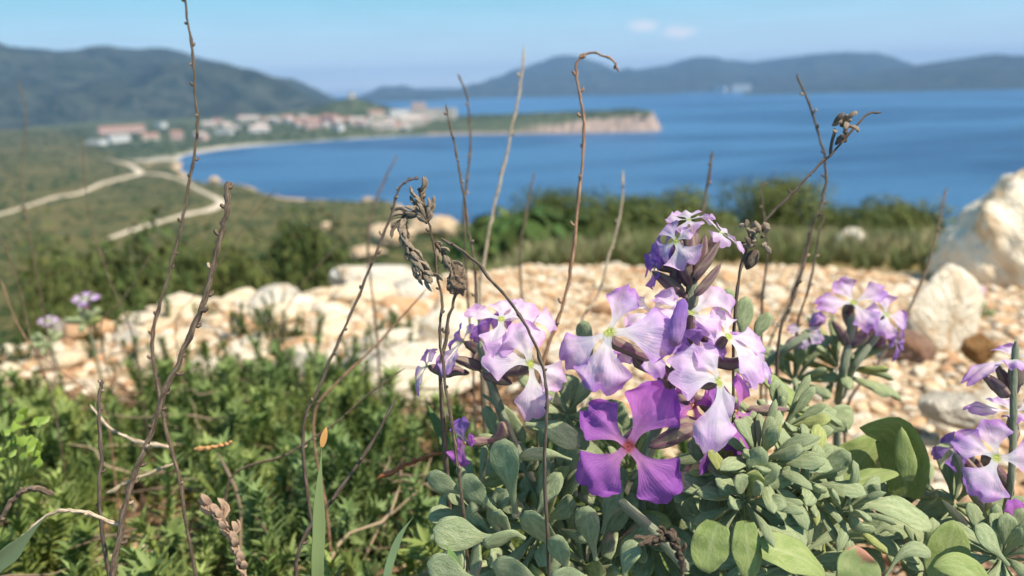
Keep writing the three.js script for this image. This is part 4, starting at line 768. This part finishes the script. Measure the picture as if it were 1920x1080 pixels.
{ // ---- the main plant
  const D = .147, L0 = .163;
  // stems
  stem(stock, [[1296, 470, .158], [1297, 540, .158], [1290, 610, .157], [1268, 690, .157], [1235, 790, .16], [1205, 900, .163], [1200, 1010, .165]], .158, 21);
  part('stem', rod(curve([P(1200, 1010, .165), P(1205, 1090, .168), mainBase.clone()], 10), () => px2m(11, .165), 9, .15, 5), M.stem, stock);
  stem(stock, [[1160, 938, .15], [1195, 968, .148], [1240, 1010, .146], [1290, 1070, .146]], .148, 20);
  stem(stock, [[900, 640, .163], [915, 700, .165], [950, 800, .168], [1010, 920, .17], [1100, 1040, .172]], .165, 17);
  // topmost cluster
  const T = .155;
  flower(stock, 1292, 412, T, [-.15, .96, .2], M.pale, [[172, 44, 60, { lift: .15, curl: .3 }], [5, 48, 56, { lift: .1, curl: .5 }], [85, 50, 60, { curl: .4 }], [255, 46, 62, { lift: -.2, curl: .9, m: M.pale }]], { to: [1298, 520, .157], calyxR: 15 });
  flower(stock, 1268, 452, T - .004, [-.45, .45, .75], M.pale, [[285, 58, 84, { lift: -.1, curl: .7, wave: .4 }], [200, 52, 50, { lift: -.1, curl: 1.4, m: M.lilac }], [110, 50, 48, { curl: 1.1, m: M.lilac }], [20, 36, 40, { curl: .6 }]], { to: [1296, 535, .157], calyxR: 13 });
  flower(stock, 1352, 436, T + .002, [.5, .8, .25], M.pale, [[-25, 58, 56, { lift: 0, curl: .5 }], [150, 44, 44, { curl: .5 }], [60, 50, 52, {}], [-100, 44, 50, { lift: -.2, curl: .8 }]], { to: [1300, 530, .157], calyxR: 13 });
  calyx(stock, [1302, 555], [1352, 494], T - .002, 18); calyx(stock, [1288, 500], [1292, 420], T - .003, 24); calyx(stock, [1300, 520], [1350, 452], T - .002, 18); calyx(stock, [1282, 555], [1222, 508], T + .002, 26); calyx(stock, [1305, 520], [1322, 440], T, 22);
  flower(stock, 1228, 500, T + .004, [-.8, .1, .2], M.violet, [[150, 42, 46, {}], [60, 40, 44, {}], [270, 46, 56, { curl: .3 }], [0, 30, 40, {}]], { to: [1290, 560, .157] });
  // middle cluster
  flower(stock, 1142, 622, D - .006, [-.12, .42, .9], M.lilac, [[-6, 138, 112, { lift: .12, curl: .75, wave: .4, cup: -.15 }], [258, 122, 112, { lift: .05, curl: .7, fold: .35 }], [207, 116, 80, { lift: .05, curl: 1.15, wave: .35 }], [62, 100, 70, { lift: .2, curl: .35, cup: .3 }]], { to: [1262, 700, .155] });
  flower(stock, 1349, 714, D - .012, [.42, .26, .87], M.pale, [[172, 112, 108, { lift: .15, curl: .7, wave: .35 }], [262, 138, 92, { lift: .05, curl: .55, fold: .3 }], [128, 82, 76, { lift: .25, curl: .5 }], [308, 96, 62, { lift: -.2, curl: .8, cup: -.3 }]], { to: [1272, 668, .152], label: 'palest lilac flower facing right' });
  flower(stock, 1364, 630, D + .001, [.35, .55, .75], M.pale, [[2, 90, 66, { lift: .05, curl: .5 }], [308, 112, 100, { lift: .1, curl: .8 }], [180, 60, 60, {}], [95, 66, 70, { lift: .1, curl: .5 }]], { to: [1285, 620, .157] });
  flower(stock, 1296, 588, D + .003, [-.05, .82, .5], M.pale, [[30, 92, 96, { lift: .3, curl: .5 }], [146, 82, 62, { lift: .2, curl: .3, cup: .6 }], [195, 90, 70, { curl: .9 }], [300, 70, 70, { curl: .8 }]], { to: [1286, 670, .157] });
  flower(stock, 1222, 585, D + .006, [-.2, .8, .5], M.pale, [[40, 66, 60, { lift: .3 }], [130, 70, 62, { lift: .2, curl: .4 }], [215, 60, 60, {}], [310, 60, 60, {}]], { to: [1280, 650, .158] });
  flower(stock, 1246, 462, T + .005, [-.75, .45, .3], M.violet, [[120, 52, 50, { curl: 1.2 }], [195, 56, 52, { curl: .9 }], [265, 50, 56, {}], [20, 40, 40, {}]], { to: [1292, 540, .158] });
  flower(stock, 1205, 655, D + .004, [.1, .6, .7], M.lilac, [[20, 70, 60, { curl: .6 }], [100, 66, 60, {}], [200, 60, 56, {}], [290, 70, 60, {}]], { to: [1262, 720, .158] });
  flower(stock, 1405, 668, D + .006, [.6, .4, .6], M.lilac, [[330, 70, 60, {}], [60, 60, 56, {}], [150, 60, 56, {}], [250, 74, 62, {}]], { to: [1290, 680, .158] });
  flower(stock, 1300, 760, D + .001, [.2, .1, .9], M.deep, [[200, 60, 62, {}], [290, 76, 66, {}], [20, 60, 56, {}], [110, 60, 60, {}]], { to: [1262, 740, .158] });
  flower(stock, 985, 600, L0 + .005, [.3, .7, .5], M.pale, [[10, 66, 62, {}], [100, 60, 60, {}], [190, 60, 60, {}], [285, 72, 64, {}]], { to: [915, 690, .17] });
  bud(stock, [[1262, 650], [1270, 610], [1282, 560]], D - .008, 25);
  flower(stock, 1310, 660, D + .002, [.1, .3, .6], M.violet, [[250, 80, 70, {}], [100, 66, 66, {}], [20, 60, 60, {}], [170, 50, 50, {}]], { to: [1272, 690, .157] });
  flower(stock, 1325, 802, D - .001, [.75, -.1, .35], M.deep, [[255, 92, 86, { lift: .2, curl: .6 }], [60, 88, 80, { lift: .1, curl: .5 }], [150, 74, 80, { lift: .4, curl: .8 }], [300, 84, 70, {}]], { to: [1216, 838, .142], calyxR: 15 });
  flower(stock, 1380, 770, D + .006, [.5, .2, .5], M.deep, [[70, 80, 64, {}], [250, 92, 80, {}], [160, 70, 60, {}], [330, 60, 60, {}]], { to: [1275, 740, .157] });
  flower(stock, 1178, 836, D - .012, [-.03, .08, 1], M.deep, [[58, 138, 122, { lift: .2, curl: .45, wave: .3 }], [139, 112, 100, { lift: .15, curl: .75, wave: .5, cup: .3 }], [224, 118, 118, { lift: .1, curl: .55, wave: .35 }], [312, 136, 116, { lift: .05, curl: .5, wave: .4, fold: .15 }]], { to: [1222, 770, .157], throat: M.throatRed, label: 'deep purple flower facing the camera' });
  calyx(stock, [1300, 800], [1220, 836], D - .004, 34);
  calyx(stock, [1262, 720], [1180, 660], D + .004, 26); calyx(stock, [1258, 730], [1215, 650], D + .005, 24);
  // left cluster
  const L = .163;
  flower(stock, 940, 598, L, [.05, .82, .55], M.pale, [[165, 72, 70, { lift: .1, curl: .3 }], [25, 76, 84, { lift: .15, curl: .3 }], [90, 60, 60, {}], [268, 86, 80, { lift: -.1, curl: .6 }]], { to: [905, 680, .168] });
  flower(stock, 995, 682, L - .004, [.25, .3, .9], M.pale, [[172, 96, 90, { lift: .1, curl: .45 }], [275, 110, 74, { lift: .1, curl: .9, wave: .3 }], [112, 84, 92, { lift: .3, curl: .3 }], [330, 76, 70, { curl: .7 }]], { to: [912, 705, .168] });
  flower(stock, 868, 640, L + .004, [-.72, .5, .3], M.lilac, [[200, 76, 62, { curl: .5 }], [250, 92, 56, { curl: .4 }], [120, 64, 60, { m: M.violet }], [20, 40, 44, {}]], { to: [908, 700, .168] });
  flower(stock, 800, 686, L + .006, [-.8, .3, .4], M.lilac, [[240, 60, 40, {}], [180, 50, 36, {}], [100, 40, 36, { m: M.violet }], [20, 40, 40, {}]], { to: [880, 700, .17] });
  flower(stock, 925, 640, L + .006, [-.4, .2, .6], M.violet, [[60, 60, 66, {}], [200, 50, 50, {}], [300, 60, 60, {}], [130, 56, 60, {}]], { to: [915, 720, .17] });
  flower(stock, 872, 830, .158, [-.55, .1, .8], M.deep, [[105, 50, 52, { m: M.violet, curl: .9 }], [250, 46, 56, {}], [20, 24, 30, {}], [180, 20, 30, {}]], { to: [930, 825, .166], calyxR: 9 });
  bud(stock, [[920, 840], [940, 815], [942, 790]], .166, 22, M.calyx); calyx(stock, [905, 690], [845, 670], L + .003, 22); calyx(stock, [905, 700], [960, 720], L + .002, 24);
  // leaves in the middle, mostly in the shade of the flowers
  const H = [
    [[[968, 962], [958, 900], [950, 855], [946, 822]], .15, 74, 'felt', [-0.70, 0.02, 0.75]], [[[935, 962], [905, 935], [885, 910], [872, 888]], .148, 56, 'felt', [-0.65, 0.05, 0.75]],
    [[[880, 932], [850, 915], [825, 900], [806, 884]], .15, 46, 'felt', [-0.75, 0.12, 0.68]], [[[930, 1008], [890, 1006], [850, 1000], [812, 992]], .142, 66, 'felt', [-0.75, 0.11, 0.68]],
    [[[1062, 1040], [1035, 1010], [1005, 980], [984, 958]], .142, 64, 'felt', [-0.85, 0.05, 0.75]], [[[1118, 1050], [1110, 1010], [1104, 975], [1103, 948]], .144, 56, 'felt', [-0.65, 0.05, 0.75]],
    [[[1066, 1075], [1058, 1050], [1050, 1025], [1044, 1002]], .137, 52, 'felt', [-0.65, 0.05, 0.75]], [[[1015, 1095], [985, 1075], [955, 1062], [922, 1058]], .135, 60, 'felt', [-0.75, 0.12, 0.60]],
    [[[1072, 862], [1040, 852], [1005, 850], [972, 857]], .152, 26, 'felt', [-0.75, 0.23, 0.38]], [[[985, 795], [1020, 800], [1055, 815], [1088, 838]], .155, 44, 'felt', [-0.75, 0.16, 0.60]],
    [[[1005, 970], [1020, 940], [1038, 912], [1052, 886]], .153, 44, 'felt', [-0.95, 0.02, 0.75]], [[[960, 1005], [950, 985], [938, 970], [930, 955]], .146, 40, 'felt', [-0.75, 0.05, 0.75]],
    [[[1130, 1000], [1140, 960], [1150, 930], [1165, 900]], .158, 48, 'felt', [-0.75, 0.02, 0.75]], [[[1080, 930], [1075, 890], [1068, 850], [1070, 800]], .165, 46, 'felt', [-0.65, 0.02, 0.75]],
    [[[900, 1090], [860, 1075], [830, 1062], [800, 1056]], .136, 60, 'felt', [-0.75, 0.16, 0.52]], [[[1130, 1100], [1090, 1085], [1060, 1082], [1030, 1090]], .13, 50, 'felt', [-0.75, 0.16, 0.52]],
    [[[985, 1010], [965, 1000], [925, 1012], [905, 1020]], .139, 36, 'felt', [-0.75, 0.23, 0.30]], [[[1170, 1090], [1175, 1060], [1185, 1035], [1200, 1020]], .134, 46, 'felt', [-0.95, 0.05, 0.75]],
    [[[1330, 620], [1350, 590], [1362, 565], [1366, 540]], .172, 34, 'felt', [-.2, .2, 1]], [[[1390, 650], [1392, 615], [1395, 585], [1398, 555]], .175, 34, 'felt', [0, .2, 1]],
    [[[1410, 650], [1420, 625], [1432, 605], [1446, 588]], .175, 28, 'felt', [-0.55, 0.02, 0.75]], [[[1115, 700], [1105, 660], [1098, 625], [1094, 600]], .17, 38, 'felt', [-0.75, 0.02, 0.75]],
    [[[905, 740], [935, 760], [960, 790], [985, 830]], .17, 34, 'felt', [-0.75, 0.05, 0.75]], [[[950, 860], [940, 820], [925, 790], [910, 760]], .172, 36, 'felt', [-0.75, 0.05, 0.75]],
  ];
  for (const [p, d, w, m, n] of H) heroLeaf(stock, p, d, w, M[m], n);
  rosette(stock, 1065, 775, .172, 16, 74, 34, [M.felt], [0, .5, .8], 61, { spread: 1.1 });
  rosette(stock, 1010, 980, .163, 26, 100, 46, [M.felt], [-.75, .3, .5], 63, { spread: 1.4 });
  rosette(stock, 880, 960, .168, 18, 90, 44, [M.felt], [-.8, .3, .5], 65, { spread: 1.4 });
  rosette(stock, 960, 1050, .166, 24, 110, 50, [M.felt], [-.8, .3, .5], 67, { spread: 1.5 }); rosette(stock, 1085, 1060, .162, 24, 110, 50, [M.felt], [-.7, .3, .5], 68, { spread: 1.5 }); rosette(stock, 1230, 1000, .175, 26, 110, 50, [M.felt], [.1, .6, .7], 69, { spread: 1.5 }); rosette(stock, 1010, 880, .18, 24, 110, 50, [M.felt], [-.7, .3, .5], 70, { spread: 1.5 }); rosette(stock, 1170, 880, .182, 24, 110, 50, [M.felt], [-.6, .4, .6], 72, { spread: 1.5 });
  rosette(stock, 1150, 960, .168, 22, 90, 44, [M.felt], [-.6, .4, .6], 66, { spread: 1.4 });
}
const silver = thing('sea_stock', 'silvery leaf rosettes without flowers right of the deep purple flower', 'plant', toGround(P(1450, 980, .17)), 'leafy stocks');
{ // ---- silvery rosettes on the right, lit by the sun
  part('stem', rod(curve([P(1440, 900, .158), P(1450, 1000, .166), toGround(P(1450, 980, .17))], 12), () => px2m(10, .16), 9, .15, 5), M.stem, silver);
  rosette(silver, 1425, 862, .148, 34, 92, 40, [M.felt, M.felt, M.felt], [-.05, .62, .7], 71, { spread: 1.35, curl: .8 });
  rosette(silver, 1510, 905, .15, 30, 88, 38, [M.felt, M.felt, M.felt], [.25, .55, .75], 73, { spread: 1.35, curl: .9 });
  rosette(silver, 1400, 935, .144, 26, 90, 42, [M.felt, M.felt], [-.1, .45, .85], 75, { spread: 1.3, curl: .8 });
  rosette(silver, 1585, 955, .148, 18, 84, 30, [M.felt, M.felt], [.3, .6, .7], 77, { spread: 1.4, curl: 1.4 });
  rosette(silver, 1340, 900, .156, 22, 86, 40, [M.felt], [-.2, .5, .8], 78, { spread: 1.3 });
  rosette(silver, 1470, 800, .168, 22, 84, 34, [M.felt, M.felt], [.1, .6, .7], 79, { spread: 1.3 });
  rosette(silver, 1550, 1010, .172, 24, 110, 46, [M.felt], [.1, .6, .7], 74, { spread: 1.5 }); rosette(silver, 1680, 985, .18, 24, 110, 46, [M.felt], [.1, .6, .7], 76, { spread: 1.5 }); rosette(silver, 1480, 1050, .162, 20, 110, 46, [M.felt], [0, .6, .7], 80, { spread: 1.5 }); rosette(silver, 1350, 1040, .165, 22, 110, 46, [M.felt], [0, .6, .7], 82, { spread: 1.5 });
  for (const [p, d, w, m, n] of [
    [[[1345, 980], [1335, 1010], [1328, 1045], [1330, 1075]], .138, 72, 'green', [0, .5, .85]], [[[1396, 978], [1398, 1015], [1402, 1050], [1402, 1092]], .137, 58, 'green', [0, .4, .9]],
    [[[1425, 1030], [1460, 1035], [1505, 1052], [1550, 1085]], .136, 74, 'green', [0, .7, .7]], [[[1610, 1120], [1605, 1080], [1602, 1050], [1606, 1022]], .136, 88, 'red', [0, .35, 1]],
    [[[1700, 930], [1698, 860], [1672, 802], [1612, 802]], .17, 92, 'green', [-.55, .6, .6]], [[[1552, 915], [1590, 880], [1620, 850], [1648, 815]], .176, 92, 'green', [.3, .3, .9]],
    [[[1560, 925], [1610, 905], [1650, 895], [1690, 885]], .166, 44, 'green', [0, .9, .4]], [[[1600, 948], [1650, 950], [1700, 965], [1748, 990]], .152, 62, 'felt', [0, .8, .6]],
    [[[1592, 935], [1598, 965], [1610, 988], [1642, 992]], .145, 26, 'felt', [-.6, .5, .6]], [[[1700, 900], [1700, 870], [1694, 840], [1690, 800]], .165, 36, 'green', [-.4, .2, .9]],
    [[[1430, 985], [1460, 1000], [1490, 1015], [1510, 1030]], .14, 56, 'felt', [0, .6, .8]], [[[1660, 1080], [1690, 1040], [1720, 1030], [1745, 1045]], .14, 30, 'felt', [0, .8, .6]],
    [[[1440, 770], [1500, 768], [1545, 778], [1580, 800]], .17, 24, 'felt', [0, .9, .4]], [[[1520, 790], [1470, 740], [1440, 715], [1425, 700]], .178, 46, 'green', [.2, .7, .6]],
    [[[1530, 840], [1560, 800], [1580, 785], [1600, 790]], .18, 54, 'felt', [0, .5, .9]], [[[1640, 1000], [1660, 985], [1700, 990], [1730, 1010]], .16, 50, 'felt', [0, .6, .8]]]) heroLeaf(silver, p, d, w, M[m], n, { wave: .3, kind: m === 'green' || m === 'red' ? 'oval' : 'spoon' });
  calyx(silver, [1400, 770], [1478, 768], .162, 22);
}
const backStock = thing('sea_stock', 'smaller flowering stock over the gravel left of the white wedge stone', 'flower', toGround(P(1590, 760, .24)), 'flowering stocks');
{
  const d = .225;
  stem(backStock, [[1600, 590], [1592, 640], [1580, 700], [1570, 760, .24]], d, 16); stem(backStock, [[1660, 600], [1635, 640], [1600, 690], [1575, 750, .24]], d, 14); stem(backStock, [[1520, 625], [1480, 650], [1440, 680, .23], [1420, 720, .23]], d, 16);
  part('stem', rod(curve([P(1570, 755, .24), toGround(P(1590, 760, .24))], 6), () => px2m(8, .23), 8), M.stem, backStock);
  flower(backStock, 1600, 567, d, [-.1, .45, .85], M.lilac, [[185, 74, 50, { curl: .5 }], [20, 68, 46, { curl: .6 }], [290, 66, 56, { curl: .8 }], [115, 52, 56, { curl: .4 }]], { to: [1598, 640, .23] });
  flower(backStock, 1662, 590, d, [.2, .35, .85], M.lilac, [[95, 46, 46, {}], [340, 44, 56, {}], [250, 50, 60, {}], [180, 40, 46, {}]], { to: [1630, 650, .23] });
  flower(backStock, 1680, 640, d + .005, [.5, -.2, .5], M.violet, [[280, 46, 34, {}], [40, 30, 24, {}], [160, 26, 24, {}], [340, 40, 30, {}]], { to: [1640, 650, .23] });
  flower(backStock, 1510, 622, d, [-.3, .3, .7], M.pale, [[160, 34, 24, {}], [250, 36, 30, {}], [20, 28, 28, {}], [320, 36, 30, {}]], { to: [1470, 655, .23] });
  bud(backStock, [[1535, 612], [1530, 600], [1522, 596]], d, 26); calyx(backStock, [1590, 650], [1640, 610], d, 26); calyx(backStock, [1590, 650], [1560, 600], d, 20);
  rosette(backStock, 1575, 680, d + .01, 20, 80, 26, [M.felt, M.felt], [0, .7, .6], 81, { spread: 1.3 }); rosette(backStock, 1490, 705, .235, 16, 76, 30, [M.felt, M.felt], [-.2, .7, .6], 83, { spread: 1.3 });
}
const rightStock = thing('sea_stock', 'flowering stock cut by the right edge with a large lilac flower', 'flower', toGround(P(1900, 1000, .19)), 'flowering stocks');
{
  const d = .162;
  stem(rightStock, [[1905, 640], [1900, 720], [1900, 800], [1895, 900], [1880, 980, .17]], d, 13); stem(rightStock, [[1790, 850], [1810, 900], [1840, 950], [1870, 990, .17]], d, 16);
  part('stem', rod(curve([P(1878, 985, .17), toGround(P(1900, 1000, .19))], 6), () => px2m(9, .17), 8), M.stem, rightStock);
  flower(rightStock, 1868, 858, d - .006, [-.12, .3, .93], M.lilac, [[152, 84, 66, { curl: .5 }], [92, 74, 74, { curl: .6 }], [235, 92, 96, { curl: .6 }], [355, 84, 90, { curl: .7 }]], { to: [1898, 930, .168], label: 'large lilac flower facing the camera' });
  flower(rightStock, 1905, 672, d, [-.2, .92, .3], M.lilac, [[190, 116, 56, { lift: .05, curl: .8 }], [0, 70, 60, {}], [90, 60, 60, {}], [240, 50, 50, { curl: .8 }]], { to: [1902, 740, .165], calyxR: 14 });
  flower(rightStock, 1900, 772, d + .004, [-.1, .95, .25], M.lilac, [[180, 92, 60, { curl: .4 }], [0, 60, 60, {}], [90, 60, 60, {}], [255, 50, 60, { curl: .8 }]], { to: [1900, 840, .165] });
  flower(rightStock, 1790, 838, d + .006, [-.6, .5, .3], M.violet, [[170, 46, 36, {}], [250, 56, 40, {}], [90, 36, 36, {}], [330, 36, 36, {}]], { to: [1830, 920, .168] });
  flower(rightStock, 1912, 985, d - .01, [-.1, .2, .9], M.deep, [[100, 50, 50, {}], [190, 40, 44, {}], [280, 40, 50, {}], [10, 40, 50, {}]], { to: [1890, 1040, .165] });
  calyx(rightStock, [1890, 745], [1840, 700], d, 24); calyx(rightStock, [1895, 745], [1866, 680], d + .003, 22); calyx(rightStock, [1850, 930], [1800, 850], d + .003, 26); calyx(rightStock, [1850, 940], [1830, 860], d + .006, 24);
  rosette(rightStock, 1880, 1040, .15, 26, 84, 36, [M.felt, M.felt], [-.2, .6, .75], 91, { spread: 1.35, curl: .9 }); rosette(rightStock, 1790, 940, .175, 18, 90, 40, [M.felt], [-.3, .6, .7], 93, { spread: 1.4 }); rosette(rightStock, 1740, 1060, .155, 16, 80, 36, [M.felt, M.felt], [0, .6, .7], 95, { spread: 1.3, curl: 1 });
  heroLeaf(rightStock, [[1765, 1085], [1770, 1050], [1780, 1010], [1788, 975]], .145, 78, M.green, [-.2, .4, .9], { kind: 'oval' }); heroLeaf(rightStock, [[1850, 1110], [1820, 1080], [1790, 1062], [1750, 1062]], .138, 60, M.green, [0, .6, .8], { kind: 'oval' });
  heroLeaf(rightStock, [[1890, 1060], [1865, 1030], [1845, 1005], [1828, 985]], .14, 44, M.felt, [.1, .5, .9]);
}
// small flowers farther off on the stony ground
for (const [px, py, d, l, big] of [[160, 561, .5, 'small purple flower at the left before the dark shrub', 1], [90, 602, .52, 'smaller pale purple flower left of the other one by the stones', .7], [1832, 545, .62, 'tiny lilac flower in the gravel right of the white wedge stone', .7]]) {
  const t = thing('small_stock', l, 'flower', toGround(P(px, py + 30, d)), 'small distant flowers'), m = big === 1 ? M.lilac : M.pale;
  flower(t, px, py, d, [0, .75, .6], m, [[10, 26 * big, 26 * big, {}], [100, 22 * big, 24 * big, {}], [190, 26 * big, 26 * big, {}], [280, 22 * big, 24 * big, {}]], { to: [px, py + 26, d], calyxR: 4 });
  part('stem', rod(curve([P(px, py + 24, d), toGround(P(px, py + 30, d))], 6), () => px2m(2.4, d), 6), M.stem, t);
  rosette(t, px, py + 42, d, 8, 26, 12, [M.felt], [0, .9, .4], 97 + px, { spread: 1.2 });
}
renderer.render(scene, camera);
